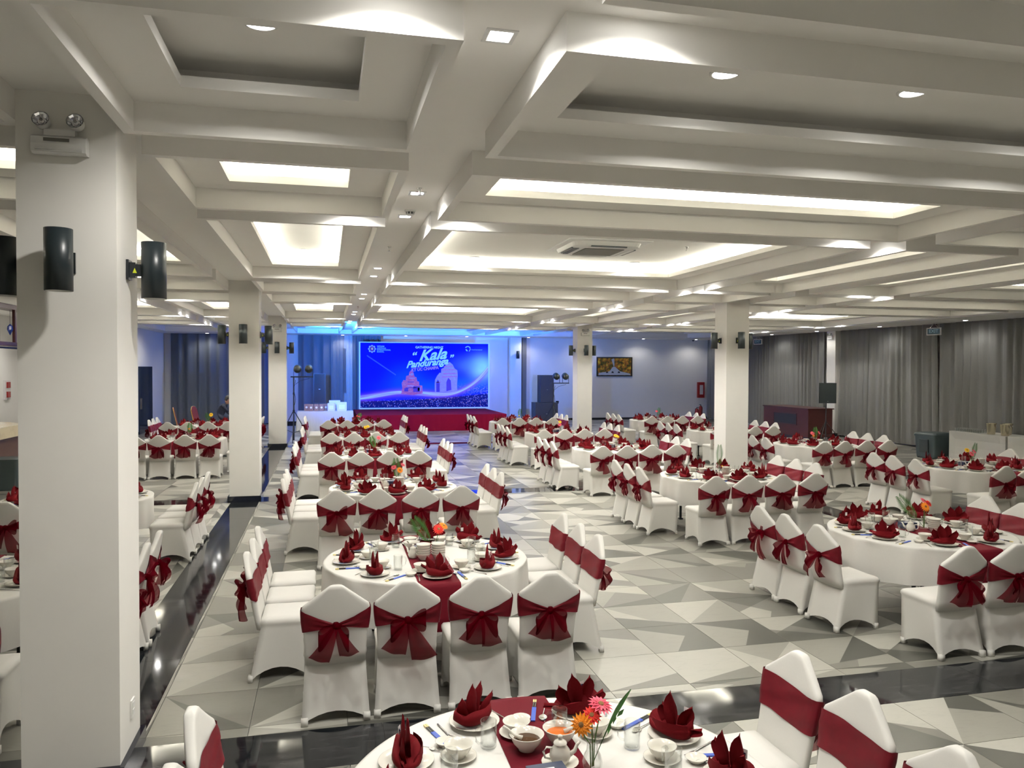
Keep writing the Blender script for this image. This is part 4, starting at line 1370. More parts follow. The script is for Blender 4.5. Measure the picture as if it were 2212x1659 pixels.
# ------------------------------------------------------------------ gift table and boxes
t = thing('gift_table', 'long table under a plain white cloth, cartons on it, before the blue curtain', 'table', (0, 30.75, 0))
bm = MB()
rows = []
for z, o in ((.764, -.02), (.760, 0), (.60, .01), (.30, .03), (.03, .05)):
    r = []
    for k in range(96):
        s = k / 96 * 4
        e, f = int(s), s - int(s)
        c = [(-1.06, -.36), (1.02, -.36), (1.02, .36), (-1.06, .36)]
        a, d = c[e], c[(e + 1) % 4]
        x, y = a[0] + (d[0] - a[0]) * f, a[1] + (d[1] - a[1]) * f
        nx, ny = [(0, -1), (1, 0), (0, 1), (-1, 0)][e]
        wv = o + (.02 * (o / .05) * sin(k * 1.3) if o > 0 else 0)
        r.append((x + nx * wv, y + ny * wv, z))
    rows.append(r)
bm.loft(rows, True, True, False)
bm.build('cloth', M['cloth'], t)
bm = MB(); bm.box(-1.0, .96, -.3, .3, .70, .75); bm.build('tabletop', M['wood_b'], t)
for sx in (-.95, .92):
    for sy in (-.25, .25):
        bm = MB(); bm.tube([(sx, sy, .001), (sx, sy, .70)], .018, 6); bm.build('leg', M['dark'], t)
def carton(x, y, w_, d_, h_, m, label, badge=None):
    o = thing('carton', label, 'box', (x, y, .7645), 0, 'cartons on the gift table')
    bm = MB(); bm.box(-w_ / 2, w_ / 2, -d_ / 2, d_ / 2, 0, h_); bm.build('box_body', M[m], o)
    bm = MB(); bm.box(-w_ / 2 - .001, w_ / 2 + .001, -.006, .006, h_, h_ + .001); bm.build('lid_seam', M['wood_b'], o)
    bm = MB()
    if badge == 'round':
        bm.poly([(.038 * cos(2 * PI * k / 16), -d_ / 2 - .001, h_ * .52 + .038 * sin(2 * PI * k / 16)) for k in range(16)])
    else:
        bm.box(-w_ * .3, w_ * .3, -d_ / 2 - .0015, -d_ / 2 - .0005, h_ * .22, h_ * .72)
    bm.build('badge', M['paper'], o)
for k, x in enumerate((-.72, -.55, -.35, -.16, .0)):
    carton(x, 30.62 if k not in (0, 4) else 30.78, .17, .14 if k not in (0, 4) else .12, .27, 'carton', '%s brown carton with round white badge, counted from the light stand' % ORD[k], 'round')
carton(.20, 30.60, .27, .2, .30, 'carton_w', 'smaller white box with square badge beside the brown cartons', 'sq')
carton(.60, 30.60, .36, .2, .34, 'carton_w', 'widest white box with square badge at the stage end', 'sq')
carton(.33, 30.85, .42, .2, .40, 'carton_w', 'tallest pale box standing behind the two white boxes', 'sq')

# ------------------------------------------------------------------ loudspeakers
def cabinet(x, y, z, w_, d_, h_, name, label, rz=0):
    o = thing(name, label, 'loudspeaker', (x, y, z), rz, 'black loudspeakers')
    bm = MB(); bm.box(-w_ / 2, w_ / 2, -d_ / 2, d_ / 2, 0, h_); bm.build('cabinet', M['dark'], o)
    bm = MB(); bm.box(-w_ / 2 + .02, w_ / 2 - .02, -d_ / 2 - .012, -d_ / 2 - .001, .02, h_ - .02); bm.build('grille', mat('speaker grille', (.02, .022, .026), .6, bump=.3, scale=300), o)
    bm = MB(); bm.box(-.03, .03, -d_ / 2 - .014, -d_ / 2 - .0125, h_ * .46, h_ * .46 + .02); bm.build('badge', M['steel'], o)
    for s in (-1, 1):
        bm = MB(); bm.box(s * w_ / 2 - .004, s * w_ / 2 + .004, -.06, .06, h_ * .6, h_ * .72); bm.build('side_handle', M['darkmetal'], o)
    return o
cabinet(-.25, 32.4, 0.001, .50, .6, 1.0, 'subwoofer', 'black subwoofer hidden low behind the gift table')
cabinet(-.25, 32.4, 1.0025, .46, .45, 1.19, 'column_speaker', 'tall black loudspeaker before the blue curtain, behind the cartons')
cabinet(9.41, 33.0, 0.001, 1.02, .7, .93, 'subwoofer', 'wide black subwoofer beneath the tall loudspeaker by the pilaster')
cabinet(9.45, 33.0, .933, .60, .55, 1.20, 'column_speaker', 'tall black loudspeaker on the wide subwoofer by the pilaster')
o = thing('par_light', 'small black lamp lying on the wide subwoofer corner', 'light', (10.0, 33.0, .93 - .06))
bm = MB(); bm.lathe([(.001, 0), (.06, 0), (.07, .12), (.001, .12)], 12); bm.build('body', M['dark'], o)
def tripod_speaker(x, y, rz, label):
    o = thing('tripod_speaker', label, 'loudspeaker', (x, y, 0), rz)
    bm = MB(); bm.tube([(0, 0, .10), (0, 0, 1.32)], .019, 8); bm.build('pole', M['dark'], o)
    bm = MB(); bm.lathe([(.03, .62), (.03, .70), (.019, .72)], 10); bm.build('collar', M['dark'], o)
    for k in range(3):
        a = PI / 2 + k * 2 * PI / 3 + .4
        bm = MB(); bm.tube([(.02 * cos(a), .02 * sin(a), .66), (.50 * cos(a), .50 * sin(a), .012)], .013, 6); bm.build('leg', M['dark'], o)
        bm = MB(); bm.tube([(.02 * cos(a), .02 * sin(a), .22), (.30 * cos(a), .30 * sin(a), .30)], .008, 6); bm.build('brace', M['dark'], o)
    bm = MB()
    bm.loft([[(-.28, -.17, z), (.28, -.17, z), (.20, .18, z), (-.20, .18, z)] for z in (1.30, 1.98)], True, True, True)
    bm.build('cabinet', M['dark'], o)
    bm = MB(); bm.box(-.265, .265, -.185, -.172, 1.32, 1.96); bm.build('grille', M['darkmetal'], o)
    bm = MB(); bm.box(-.02, .02, -.188, -.1855, 1.36, 1.375); bm.build('badge', M['steel'], o)
tripod_speaker(16.38, 22.9, -.35, 'black loudspeaker on a tripod beside the brown desk and white pilaster')

# ------------------------------------------------------------------ stage light stands
def light_stand(x, y, zt, rz, label, nlamp=2):
    o = thing('light_stand', label, 'light stand', (x, y, 0), rz, 'tripod stands with stage lamps')
    bm = MB(); bm.tube([(0, 0, .05), (0, 0, zt - .25)], .022, 8); bm.build('pole', M['dark'], o)
    bm = MB(); bm.lathe([(.035, .95), (.035, 1.05)], 10); bm.lathe([(.03, 1.55), (.03, 1.62)], 10); bm.build('collar', M['dark'], o)
    for k in range(3):
        a = k * 2 * PI / 3 + .5
        bm = MB(); bm.tube([(.02 * cos(a), .02 * sin(a), 1.0), (.62 * cos(a), .62 * sin(a), .015)], .014, 6); bm.build('leg', M['dark'], o)
        bm = MB(); bm.tube([(.02 * cos(a), .02 * sin(a), .30), (.36 * cos(a), .36 * sin(a), .42)], .009, 6); bm.build('brace', M['dark'], o)
    bm = MB(); bm.box(-.10, .62, -.02, .02, zt - .27, zt - .23); bm.build('crossbar', M['dark'], o)
    for k in range(nlamp):
        lx = .12 + k * .36
        bm = MB()
        for s in (-1, 1): bm.box(lx + s * .12 - .006, lx + s * .12 + .006, -.015, .015, zt - .23, zt + .0)
        bm.build('yoke', M['dark'], o)
        bm = MB(); bm.lathe([(.001, -.13), (.07, -.12), (.12, -.05), (.125, .12), (.115, .14), (.001, .145)], 18)
        R4 = Matrix.Translation((lx, 0, zt)) @ Matrix.Rotation(-PI / 2 + .25, 4, 'X')
        bm.v = [tuple(R4 @ Vector(p)) for p in bm.v]
        lp = bm.build('lamp_housing', M['darkmetal'], o, True)
        bm = MB(); bm.lathe([(.10, .147), (.001, .147)], 18)
        bm.v = [tuple(R4 @ Vector(p)) for p in bm.v]
        bm.build('lens', M['led_blue'], lp)
    bm = MB()
    pts = [(.03 * cos(k * .9) + .03, -.03 + .04 * sin(k * 1.1), zt - .35 - k * .09) for k in range(11)]
    bm.tube(pts, .008, 5); bm.build('cable', M['dark'], o)
    bm = MB(); bm.tube([(.05, .0, zt - .5), (.20, 0, zt - .38), (.5, 0, zt - .30)], .007, 5); bm.build('cable', M['dark'], o)
light_stand(-1.02, 26.3, 2.38, 0, 'black tripod stand with two stage lamps beside the third pillar')
light_stand(8.45, 28.4, 2.12, 0, 'black stand with two stage lamps peeking from behind the far pillar')
def wash(x, y, z, tx, ty, tz, e, ang, col=(.05, .20, 1.0), r=.12):
    l = bpy.data.lights.new('stage_wash', 'SPOT')
    l.energy = e * BLUE; l.spot_size = math.radians(ang); l.spot_blend = 1.0; l.shadow_soft_size = r; l.color = col
    o = ob('stage_wash', l, None, (x, y, z))
    d = Vector((tx - x, ty - y, tz - z))
    o.rotation_euler = d.to_track_quat('-Z', 'Y').to_euler()
wash(-.6, 26.55, 2.42, 4.6, 33.6, 2.4, 750, 95, (.05, .13, 1.0))
wash(8.9, 28.65, 2.16, 3.5, 33.6, 2.4, 600, 100, (.05, .13, 1.0))
wash(-.6, 26.55, 2.5, 3.0, 32.0, 4.4, 700, 100, (.02, .42, 1.0))
wash(8.9, 28.65, 2.25, 5.5, 32.0, 4.4, 400, 100, (.03, .30, 1.0))
wash(-.6, 26.55, 2.42, -.4, 34.0, 2.8, 500, 70, (.02, .12, 1.0))
wash(8.7, 28.65, 2.16, 8.2, 34.4, 2.6, 260, 95, (.08, .20, 1.0))

# ------------------------------------------------------------------ far wall: painting, hydrant box, extinguishers, camera
def mat_painting():
    mt = mat('autumn river print', (.3, .2, .05), .4)
    nt = mt.node_tree; N, L = nt.nodes, nt.links
    b = N['Principled BSDF']
    tc = N.new('ShaderNodeTexCoord')
    n1 = N.new('ShaderNodeTexNoise'); n1.inputs['Scale'].default_value = 7; n1.inputs['Detail'].default_value = 6
    L.new(tc.outputs['Object'], n1.inputs['Vector'])
    r = N.new('ShaderNodeValToRGB')
    cr = r.color_ramp
    cr.elements[0].position = .34; cr.elements[0].color = (.03, .03, .01, 1)
    cr.elements[1].position = .72; cr.elements[1].color = (.62, .50, .05, 1)
    for p, c in ((.44, (.10, .09, .01, 1)), (.52, (.33, .10, .02, 1)), (.62, (.45, .28, .02, 1))):
        e = cr.elements.new(p); e.color = c
    L.new(n1.outputs['Fac'], r.inputs[0])
    L.new(r.outputs[0], b.inputs['Base Color'])
    return mt
t = thing('painting', 'black framed autumn river picture on the far wall', 'picture', (13.37, YB - .001, 2.52))
bm = MB()
bm.box(-.90, .90, -.04, 0, -.46, -.41); bm.box(-.90, .90, -.04, 0, .41, .46); bm.box(-.90, -.85, -.04, 0, -.41, .41); bm.box(.85, .90, -.04, 0, -.41, .41)
bm.build('frame', M['dark'], t)
bm = MB(); bm.box(-.85, .85, -.02, -.005, -.41, .41); bm.build('canvas', mat_painting(), t)
water = mat('painted water', (.42, .46, .52), .4)
bm = MB()
bm.poly([(-.08, -.022, .0), (-.25, -.022, -.22), (-.80, -.022, -.30), (-.80, -.022, -.40), (.80, -.022, -.40), (.80, -.022, -.33), (.28, -.022, -.22), (.03, -.022, .0)])
bm.poly([(-.16, -.022, .35), (-.02, -.022, .40), (.0, -.022, .05), (-.05, -.022, .02)])
bm.build('painted_water', water, t)
for x in (-.38, -.10, .22):
    bm = MB(); bm.poly([(x - .06, -.024, -.30), (x + .07, -.024, -.30), (x + .04, -.024, -.23), (x - .03, -.024, -.22)]); bm.build('painted_rock', M['dark'], t)
t = thing('hydrant_cabinet', 'red fire hydrant cabinet high on the wall near the far corner', 'cabinet', (17.84, YB - .001, 1.40))
bm = MB(); bm.box(-.17, .17, -.14, 0, -.38, .38); bm.build('case', M['red'], t)
bm = MB(); bm.box(-.09, .09, -.144, -.1405, -.22, .24); bm.build('pane', M['carton_w'], t)
bm = MB(); bm.box(.12, .135, -.155, -.1405, -.04, .04); bm.build('handle', M['steel'], t)
def extinguisher(x, y, h_, label):
    o = thing('fire_extinguisher', label, 'extinguisher', (x, y, 0.001), rng.uniform(0, 6), 'red fire extinguishers')
    bm = MB(); bm.lathe([(.001, 0), (.085, 0), (.09, .02), (.09, h_ - .12), (.06, h_ - .05), (.025, h_ - .03), (.001, h_ - .03)], 16); bm.build('cylinder', M['red'], o, True)
    bm = MB(); bm.lathe([(.022, h_ - .03), (.022, h_ + .01)], 8); bm.box(-.015, .10, -.01, .01, h_ + .0, h_ + .03); bm.build('valve', M['dark'], o)
    bm = MB(); bm.tube([(.02, 0, h_), (-.08, .02, h_ - .05), (-.105, .03, h_ - .25), (-.1, .03, h_ * .4)], .011, 6); bm.build('hose', M['dark'], o)
extinguisher(17.42, 33.9, .70, 'taller red fire extinguisher by the far wall corner')
extinguisher(17.12, 33.7, .58, 'shorter red fire extinguisher beside the taller one')
t = thing('security_camera', 'small black dome camera under the far corner soffit', 'camera', (17.2, 34.3, ZL))
bm = MB(); bm.lathe([(.07, 0), (.07, -.02), (.055, -.025)], 16); bm.build('base', M['white_plastic'], t)
bm = MB(); bm.lathe([(.055, -.025), (.045, -.06), (.02, -.08), (.001, -.082)], 16); bm.build('dome', M['dark'], t, True)

# ------------------------------------------------------------------ exit signs hanging before the curtains
for y, lab in ((19.7, 'exit sign hanging before the grey curtains near the buffet'), (29.45, 'exit sign hanging before the far grey curtain')):
    t = thing('exit_sign', lab, 'sign', (17.75, y, ZL), -PI / 2 + .30, 'hanging exit signs')
    bm = MB(); bm.tube([(0, 0, 0), (.12, 0, -.14)], .005, 5); bm.tube([(0, 0, 0), (-.12, 0, -.14)], .005, 5); bm.build('hanger', M['steel'], t)
    bm = MB(); bm.box(-.22, .22, -.02, .02, -.36, -.14); bm.build('case', M['white_plastic'], t)
    bm = MB(); bm.box(-.19, .19, -.023, -.0205, -.335, -.165); bm.build('face', M['sign'], t)
    cu = bpy.data.curves.new('lettering', 'FONT'); cu.body = 'EXIT'; cu.size = .14; cu.align_x = 'CENTER'; cu.align_y = 'CENTER'; cu.offset = .003; cu.extrude = .0008
    cu.materials.append(mat('exit lettering', (.30, .50, .62), .5))
    o = ob('lettering', cu, t, (0, -.0245, -.245)); o.rotation_euler = (PI / 2, 0, 0)

# ------------------------------------------------------------------ brown desk by the curtain
t = thing('service_desk', 'dark brown wooden desk with recessed black panel by the grey curtain', 'desk', (16.2, 23.62, 0))
bm = MB()
bm.box(0, .05, 0, 2.80, .08, 1.04); bm.box(.05, .95, 0, .05, .08, 1.04); bm.box(.05, .95, 2.75, 2.80, .08, 1.04)
bm.build('panel', M['wood'], t)
bm = MB(); bm.box(-.03, 1.0, -.03, 2.83, 1.04, 1.075); bm.build('top', M['wood'], t)
bm = MB(); bm.box(.02, .93, .02, 2.78, .002, .08); bm.build('plinth', M['dark'], t)
bm = MB(); bm.box(-.004, -.001, .70, 2.10, .48, .84); bm.build('recess_panel', M['dark'], t)
bm = MB()
for a in ((.67, .70, .45, .87), (2.10, 2.13, .45, .87)): bm.box(-.014, -.001, a[0], a[1], a[2], a[3])
bm.box(-.014, -.001, .70, 2.10, .84, .87); bm.box(-.014, -.001, .70, 2.10, .45, .48)
bm.build('moulding', M['wood'], t)

# ------------------------------------------------------------------ buffet tables with glasses and buckets
def buffet(y0, y1, label):
    o = thing('buffet_table', label, 'table', (16.3, y0, 0), 0, 'white covered buffet tables')
    L_ = y1 - y0
    bm = MB()
    n = 10
    rings = []
    for z, pull in ((.80, 0), (.775, 0), (.60, .045), (.40, .055), (.20, .035), (.02, 0)):
        r = []
        c = [(0, 0), (.76, 0), (.76, L_), (0, L_)]
        for e in range(4):
            a, d = c[e], c[(e + 1) % 4]
            nx, ny = [(0, 1), (-1, 0), (0, -1), (1, 0)][e]
            for k in range(n):
                f = k / n
                g = pull * (sin(PI * f) ** .5 if k else 0)
                r.append((a[0] + (d[0] - a[0]) * f + nx * g, a[1] + (d[1] - a[1]) * f + ny * g, z + (.09 * sin(PI * f) if z < .05 else 0)))
        rings.append(r)
    bm.loft(rings, True, True, False)
    bm.build('stretch_cloth', M['cover'], o)
    for sx in (.06, .70):
        for sy in (.06, L_ - .06):
            bm = MB(); bm.tube([(sx, sy, .001), (sx, sy, .78)], .016, 6); bm.build('leg', M['dark'], o)
buffet(15.72, 17.50, 'white stretch covered buffet table with rows of glasses beside the bin')
buffet(13.88, 15.66, 'second white stretch covered buffet table nearer the viewer')
GL = lathe_mesh('buffet_glass', [(.001, .004), (.026, .004), (.027, 0), (.030, .0), (.034, .09), (.032, .09), (.027, .01), (.001, .01)], 'glass', 10)
for i in range(4):
    for k in range(12):
        tag(ob('buffet_glass', GL, None, (16.40 + i * .085, 16.62 + k * .07, .8012)), 'clear glass, %s from the ice buckets, in the %s row from the hall' % (ORD[k], ORD[i]), 'glass', 'glasses in rows on the buffet table')
def bucket(x, y, label):
    o = thing('ice_bucket', label, 'bucket', (x, y, .8012), 0, 'steel ice buckets')
    bm = MB(); bm.lathe([(.001, 0), (.085, 0), (.09, .01), (.118, .27), (.125, .275), (.122, .285), (.112, .28), (.085, .02), (.001, .015)], 22); bm.build('pail', mat('brushed champagne steel', (.62, .56, .42), .25, 1.0), o, True)
    for s in (-1, 1):
        bm = MB(); bm.tube([(0, s * .115, .235), (0, s * .150, .245), (0, s * .150, .215), (0, s * .112, .205)], .010, 6); bm.build('handle', M['steel'], o)
bucket(16.45, 16.30, 'steel ice bucket beside the rows of glasses')
bucket(16.45, 15.88, 'steel ice bucket at the gap between the buffet tables')
bucket(16.75, 16.10, 'steel ice bucket behind the other two buckets')
o = tag(bpy.data.objects.new('water_glass', lathe_mesh('water_glass', [(.001, .01), (.035, .01), (.045, 0), (.048, .004), (.035, .06), (.055, .17), (.052, .17), (.032, .07), (.001, .05)], 'glass', 14)), 'single flared glass alone on the second buffet table', 'glass')
C.objects.link(o); o.location = (16.5, 15.25, .8012)
t = thing('waste_bin', 'square slate grey plastic bin at the end of the buffet tables', 'bin', (16.42, 18.15, 0), .12)
bm = MB(); bm.loft([rr(.34, .30, .05, .02), rr(.38, .34, .06, .60)], True, True, True); bm.build('body', M['bin'], t)
bm = MB(); bm.loft([rr(.40, .36, .06, .60), rr(.40, .36, .06, .655), rr(.36, .32, .08, .70)], True, True, True); bm.build('lid', M['bin'], t)
bm = MB(); bm.box(-.40, -.366, -.14, .14, .16, .52); bm.build('front_panel', M['darkmetal'], t)
bm = MB(); bm.box(-.40, -.30, -.20, .20, .001, .045); bm.build('pedal', M['dark'], t)

# ------------------------------------------------------------------ bar at the left side
t = thing('bar_counter', 'bar counter with brown veneer front and thick cream marble top', 'counter', (-6.5, 13.0, 0))
def cpoly(o): return [(0 - o, 0), (-.0 - o, 0)]
P0 = [(0, 0), (0, 5.88), (-.42, 6.30), (-.9, 6.30), (-.9, 0)]
def prism(bm, pts, z0, z1):
    bm.loft([[(x, y, z0) for x, y in pts], [(x, y, z1) for x, y in pts]], True, True, True)
bm = MB(); prism(bm, P0, .10, .96); bm.build('front', M['wood_b'], t)
bm = MB(); prism(bm, [(.03, 0), (.03, 5.90), (-.41, 6.34), (-.9, 6.34), (-.9, 0)], .001, .10); bm.build('plinth', M['marble'], t)
bm = MB(); prism(bm, [(.12, 0), (.12, 5.92), (-.38, 6.42), (-1.0, 6.42), (-1.0, 0)], .9605, 1.20); bm.build('worktop', M['marble'], t)
t = thing('water_bottle', 'large blue water bottle with label on the bar counter', 'bottle', (-7.05, 18.75, 1.2012))
bm = MB(); bm.lathe([(.001, 0), (.13, 0), (.14, .02), (.14, .09), (.133, .10), (.14, .11), (.14, .25), (.12, .31), (.05, .335), (.035, .36), (.035, .39), (.001, .39)], 20); bm.build('body', M['water_blue'], t, True)
bm = MB(); bm.lathe([(.1412, .12), (.1412, .22)], 20); bm.build('paper_label', M['carton_w'], t, True)
t = thing('tray', 'white tray with red napkin on the bar counter edge', 'tray', (-6.72, 16.9, 1.2012))
bm = MB(); bm.box(-.15, .15, -.3, .3, 0, .015); bm.box(-.15, -.14, -.3, .3, .015, .06); bm.box(.14, .15, -.3, .3, .015, .06); bm.build('tray_body', M['white_plastic'], t)
bm = MB(); bm.box(-.1, .1, -.2, .2, .016, .04); bm.build('folded_cloth', M['red'], t)
t = thing('coffee_machine', 'dark coffee machine with pale side on the bar counter', 'machine', (-7.2, 17.75, 1.2012))
bm = MB(); bm.box(-.25, .2, -.35, .35, .05, .50); bm.build('body', M['darkmetal'], t)
bm = MB(); bm.box(-.25, .2, .351, .37, .02, .50); bm.build('side_panel', M['marble'], t)
bm = MB(); bm.box(-.2, .24, -.3, .3, 0, .05); bm.build('drip_tray', M['steel'], t)
t = thing('waste_bin', 'grey green plastic bin before the bar counter', 'bin', (-6.12, 17.3, 0))
bm = MB(); bm.loft([rr(.20, .26, .05, .001), rr(.24, .30, .05, .58)], True, True, True); bm.build('body', M['bin'], t)
bm = MB(); bm.loft([rr(.25, .31, .05, .58), rr(.25, .31, .05, .62)], True, True, True); bm.build('lid', M['bin'], t)
# hanging wooden rack over the bar
t = thing('bar_rack', 'dark wooden rack hanging above the bar counter', 'rack', (-6.5, 12.5, 0))
bm = MB(); bm.box(-.30, 0, 0, 8.2, 3.66, 3.76); bm.build('top_rail', M['wood'], t)
bm = MB(); bm.box(-.30, 0, 0, 8.2, 2.88, 2.96); bm.build('shelf', M['wood'], t)
bm = MB(); bm.box(-.12, -.10, 0, 8.2, 2.82, 2.86); bm.build('glass_rail', M['dark'], t)
for k in range(10):
    bm = MB(); bm.box(-.06, -.005, .1 + k * .88, .18 + k * .88, 2.96, 3.66); bm.build('upright', M['wood'], t)
bm = MB(); bm.tube([(-.15, 0, 3.76), (-.15, 0, ZB)], .012, 6); bm.tube([(-.15, 8.1, 3.76), (-.15, 8.1, ZB)], .012, 6); bm.build('hanger_rods', M['dark'], t)['kind'] = 'stuff'
t = thing('hanging_ornament', 'small blue hanging ornament in the bar rack', 'ornament', (-6.6, 18.75, 3.608))
bm = MB(); bm.tube([(0, 0, .045), (0, 0, -.25)], .004, 5); bm.build('cord', M['dark'], t)
bm = MB(); bm.lathe([(.001, -.25), (.05, -.30), (.06, -.38), (.02, -.46), (.001, -.50)], 8); bm.build('charm', M['water_blue'], t)
t = thing('fire_alarm', 'grey plate with two red alarm devices on the bar wall', 'alarm', (-9.699, 27.2, 1.70))
bm = MB(); bm.box(0, .05, -.22, .22, -.30, .30); bm.build('plate', M['carton_w'], t)
for z in (-.14, .16):
    bm = MB(); bm.box(.05, .09, -.11, .11, z - .09, z + .09); bm.build('alarm_unit', M['red'], t)
t = thing('wall_panel', 'small dark panel high on the bar wall', 'panel', (-9.699, 25.9, 2.55))
bm = MB(); bm.box(0, .04, -.3, .3, -.18, .18); bm.build('panel_face', M['bin'], t)
bm = MB(); bm.box(.04, .045, -.32, .32, -.21, -.19); bm.build('panel_rim', M['paper'], t)
# door in the left wall near the far corner
bm = MB(); bm.box(XL + .001, XL + .04, 30.2, 32.35, 0.001, 2.45)
d1 = struct(bm.build('door_1', M['window']))
bm = MB(); bm.box(XL + .04, XL + .07, 30.45, 30.5, .9, 1.3); bm.build('door_handle', M['steel'], d1)

# ------------------------------------------------------------------ uncovered maroon chairs and the seated person
def maroon_chair(x, y, rz, label):
    o = thing('upholstered_chair', label, 'chair', (x, y, 0), rz, 'uncovered maroon chairs')
    bm = MB(); bm.loft([rr(.21, .21, .05, .42), rr(.22, .22, .06, .45), rr(.20, .20, .06, .49)], True, True, True); bm.build('seat', M['maroon'], o)
    def bk(z): return -.19 - (z - .45) * .22
    prof = [(.50, .19), (.70, .205), (.95, .215), (1.08, .20), (1.16, .12), (1.18, .04)]
    bm = MB()
    bm.loft([[(-w_, bk(z) - .02, z), (w_, bk(z) - .02, z), (w_, bk(z) + .02, z), (-w_, bk(z) + .02, z)] for z, w_ in prof], True, True, True); bm.build('backrest', M['maroon'], o)
    bm = MB()
    pl = [(-w_ - .012, bk(z), z) for z, w_ in prof] + [(w_ + .012, bk(z), z) for z, w_ in reversed(prof)]
    bm.tube([(-.2, -.19, .42)] + pl + [(.2, -.19, .42)], .013, 6); bm.build('back_frame', M['gold'], o)
    for sx in (-.19, .19):
        for a, c in ((-.19, -.26), (.19, .22)):
            bm = MB(); bm.tube([(sx, a, .42), (sx * 1.05, c, .001)], .012, 6); bm.build('leg', M['gold'], o)
maroon_chair(-4.25, 25.8, -PI / 2 + .15, 'uncovered maroon chair with gold edge, seen side on before the slate curtain')
maroon_chair(-3.80, 26.45, -PI / 2 - .25, 'uncovered maroon chair with gold edge beside the seated person')
t = thing('bar_stool', 'low dark stool under the seated person', 'stool', (-3.36, 26.9, 0))
bm = MB(); bm.lathe([(.001, .56), (.18, .56), (.19, .58), (.19, .615), (.17, .63), (.001, .63)], 18); bm.build('seat', M['dark'], t, True)
bm = MB(); bm.lathe([(.16, .001), (.16, .02), (.03, .04), (.025, .56)], 14); bm.build('pedestal', M['darkmetal'], t)

def skin_figure(name, nodes, edges, m, parent=None, root=0, sub=2):
    me = bpy.data.meshes.new(name)
    me.from_pydata([n[0] for n in nodes], edges, [])
    o = bpy.data.objects.new(name, me); C.objects.link(o)
    if parent: o.parent = parent
    sk = o.modifiers.new('skin', 'SKIN'); sk.use_smooth_shade = True
    lay = me.skin_vertices[0].data if me.skin_vertices else None
    if lay is None:
        bpy.context.view_layer.objects.active = o
        lay = me.skin_vertices[0].data
    for k, n in enumerate(nodes):
        lay[k].radius = n[1] if isinstance(n[1], tuple) else (n[1], n[1])
        lay[k].use_root = (k == root)
    s = o.modifiers.new('sub', 'SUBSURF'); s.levels = 1; s.render_levels = sub
    me.materials.append(m)
    return o
px_, py_, pz_ = -3.36, 26.9, .63
fig = thing('person', 'person in dark shirt seated by the slate curtain, one hand raised to the face', 'person', (px_, py_, pz_))
# local: +x is forward (towards the stage centre)
nodes = [((-.02, 0, .16), (.14, .12)), ((-.02, 0, .28), (.13, .10)), ((.06, 0, .42), (.15, .11)), ((.14, 0, .54), (.12, .10)), ((.19, 0, .60), .050),
         ((.12, -.17, .52), .062), ((.26, -.20, .36), .048), ((.31, -.10, .54), .038),
         ((.12, .17, .52), .062), ((.20, .22, .30), .048), ((.40, .16, .20), .038),
         ((.06, -.10, .13), .085), ((.42, -.12, .11), .07), ((.44, -.12, -.26), .055), ((.42, -.12, -.56), .042),
         ((.06, .10, .13), .085), ((.42, .12, .11), .07), ((.44, .12, -.26), .055), ((.42, .12, -.56), .042)]
edges = [(0, 1), (1, 2), (2, 3), (3, 4), (3, 5), (5, 6), (6, 7), (3, 8), (8, 9), (9, 10), (0, 11), (11, 12), (12, 13), (13, 14), (0, 15), (15, 16), (16, 17), (17, 18)]
skin_figure('clothed_body', nodes, edges, M['shirt'], fig)
bm = MB()
hr = [(.001, -.125), (.045, -.118), (.062, -.09), (.072, -.05), (.080, .0), (.082, .045), (.070, .09), (.040, .118), (.001, .126)]
rings = []
for r_, z in hr:
    rings.append([(r_ * 1.18 * cos(2 * PI * k / 20) + .018 * (z < -.03) * (cos(2 * PI * k / 20) > .3), r_ * .95 * sin(2 * PI * k / 20), z) for k in range(20)])
bm.loft(rings, True)
R4 = Matrix.Translation((.245, 0, .735)) @ Matrix.Rotation(.45, 4, 'Y')
bm.box(.092, .118, -.012, .012, -.03, .01)
for s in (-1, 1): bm.box(-.012, .018, s * .078 - .008, s * .078 + .008, -.03, .03)
bm.v = [tuple(R4 @ Vector(p)) for p in bm.v]
bm.build('head', M['skin'], fig, True)
bm = MB(); bm.lathe([(.040, 0), (.046, .05), (.044, .10)], 10, (.205, 0, .60)); bm.build('neck', M['skin'], fig, True)
for s in (-1, 1):
    bm = MB(); bm.box(.088, .098, s * .032 - .010, s * .032 + .010, .012, .022); bm.v = [tuple(R4 @ Vector(p)) for p in bm.v]; bm.build('eye', M['hair'], fig)
bm = MB(); bm.box(.090, .100, -.020, .020, -.066, -.058); bm.v = [tuple(R4 @ Vector(p)) for p in bm.v]; bm.build('mouth', M['red'], fig)
bm = MB()
rings = []
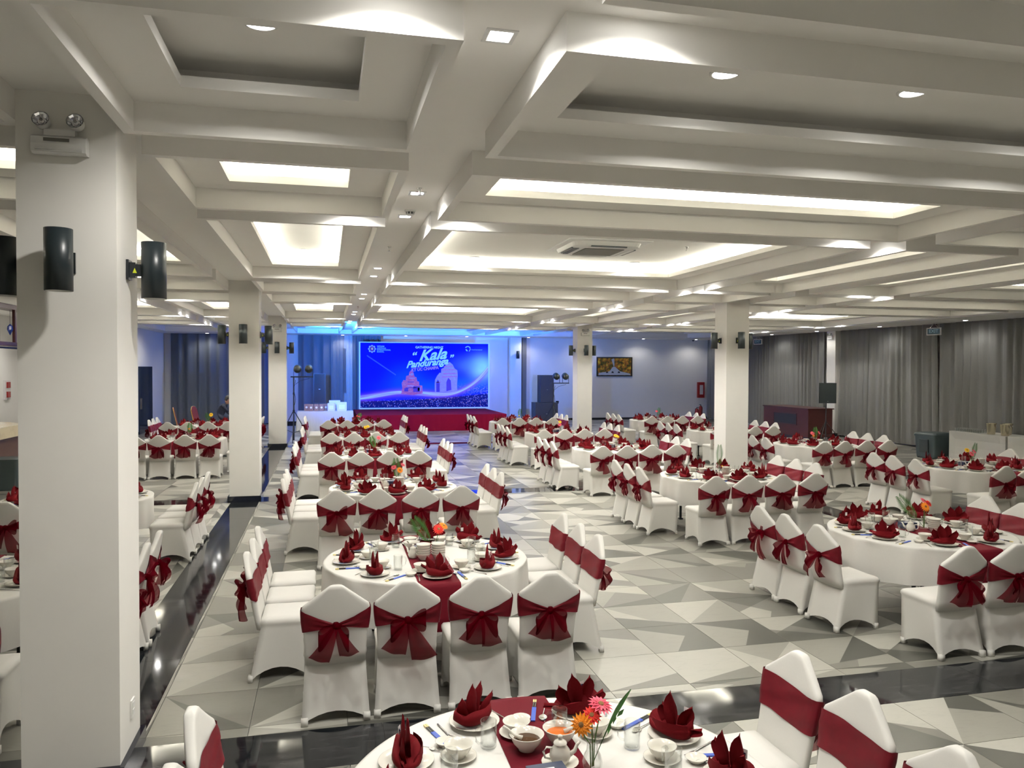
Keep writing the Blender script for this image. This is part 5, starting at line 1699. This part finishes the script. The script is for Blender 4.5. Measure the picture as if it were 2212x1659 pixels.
for r_, z in ((.083, .0), (.093, .03), (.094, .07), (.078, .112), (.045, .138), (.001, .145)):
    rings.append([(r_ * 1.15 * cos(2 * PI * k / 20) - .020 - (.030 if z < .03 and cos(2 * PI * k / 20) > 0 else 0), r_ * .98 * sin(2 * PI * k / 20), z - (.05 if z < .03 and cos(2 * PI * k / 20) < .2 else 0)) for k in range(20)])
bm.loft(rings, True); bm.v = [tuple(R4 @ Vector(p)) for p in bm.v]; bm.build('hair', M['hair'], fig, True)
def hand(base, fwd, up):
    f, u = Vector(fwd).normalized(), Vector(up).normalized()
    s = f.cross(u).normalized()
    b_ = Vector(base)
    nodes = [(tuple(b_), .026), (tuple(b_ + f * .05), (.036, .018))]
    edges = [(0, 1)]
    for k, (o_, l) in enumerate(((-.027, .060), (-.009, .070), (.009, .066), (.027, .052))):
        i = len(nodes)
        nodes += [(tuple(b_ + f * .075 + s * o_), .010), (tuple(b_ + f * (.075 + l * .55) + s * o_ - u * .012), .009), (tuple(b_ + f * (.07 + l * .9) + s * o_ - u * .035), .008)]
        edges += [(1, i), (i, i + 1), (i + 1, i + 2)]
    i = len(nodes)
    nodes += [(tuple(b_ + f * .03 - s * .04), .012), (tuple(b_ + f * .065 - s * .058), .010)]
    edges += [(0, i), (i, i + 1)]
    skin_figure('hand', nodes, edges, M['skin'], fig, 0, 1)
hand((.315, -.09, .56), (.15, .35, 1), (1, 0, 0))
hand((.42, .155, .19), (1, -.1, -.3), (0, 0, 1))
for s in (-1, 1):
    bm = MB(); bm.loft([rr(.045, .10, .04, -.628), rr(.045, .10, .04, -.585), rr(.03, .06, .03, -.55)], True, True, True)
    bm.v = [(v[1] + .47, v[0] + s * .12, v[2]) for v in bm.v]; bm.build('shoe', M['dark'], fig)

# lettering as plain meshes
dg = bpy.context.evaluated_depsgraph_get()
for o in [o for o in list(C.objects) if o.type == 'FONT']:
    me = bpy.data.meshes.new_from_object(o.evaluated_get(dg))
    n = bpy.data.objects.new('lettering', me)
    C.objects.link(n)
    n.parent = o.parent; n.location = o.location; n.rotation_euler = o.rotation_euler; n.scale = o.scale
    bpy.data.objects.remove(o)
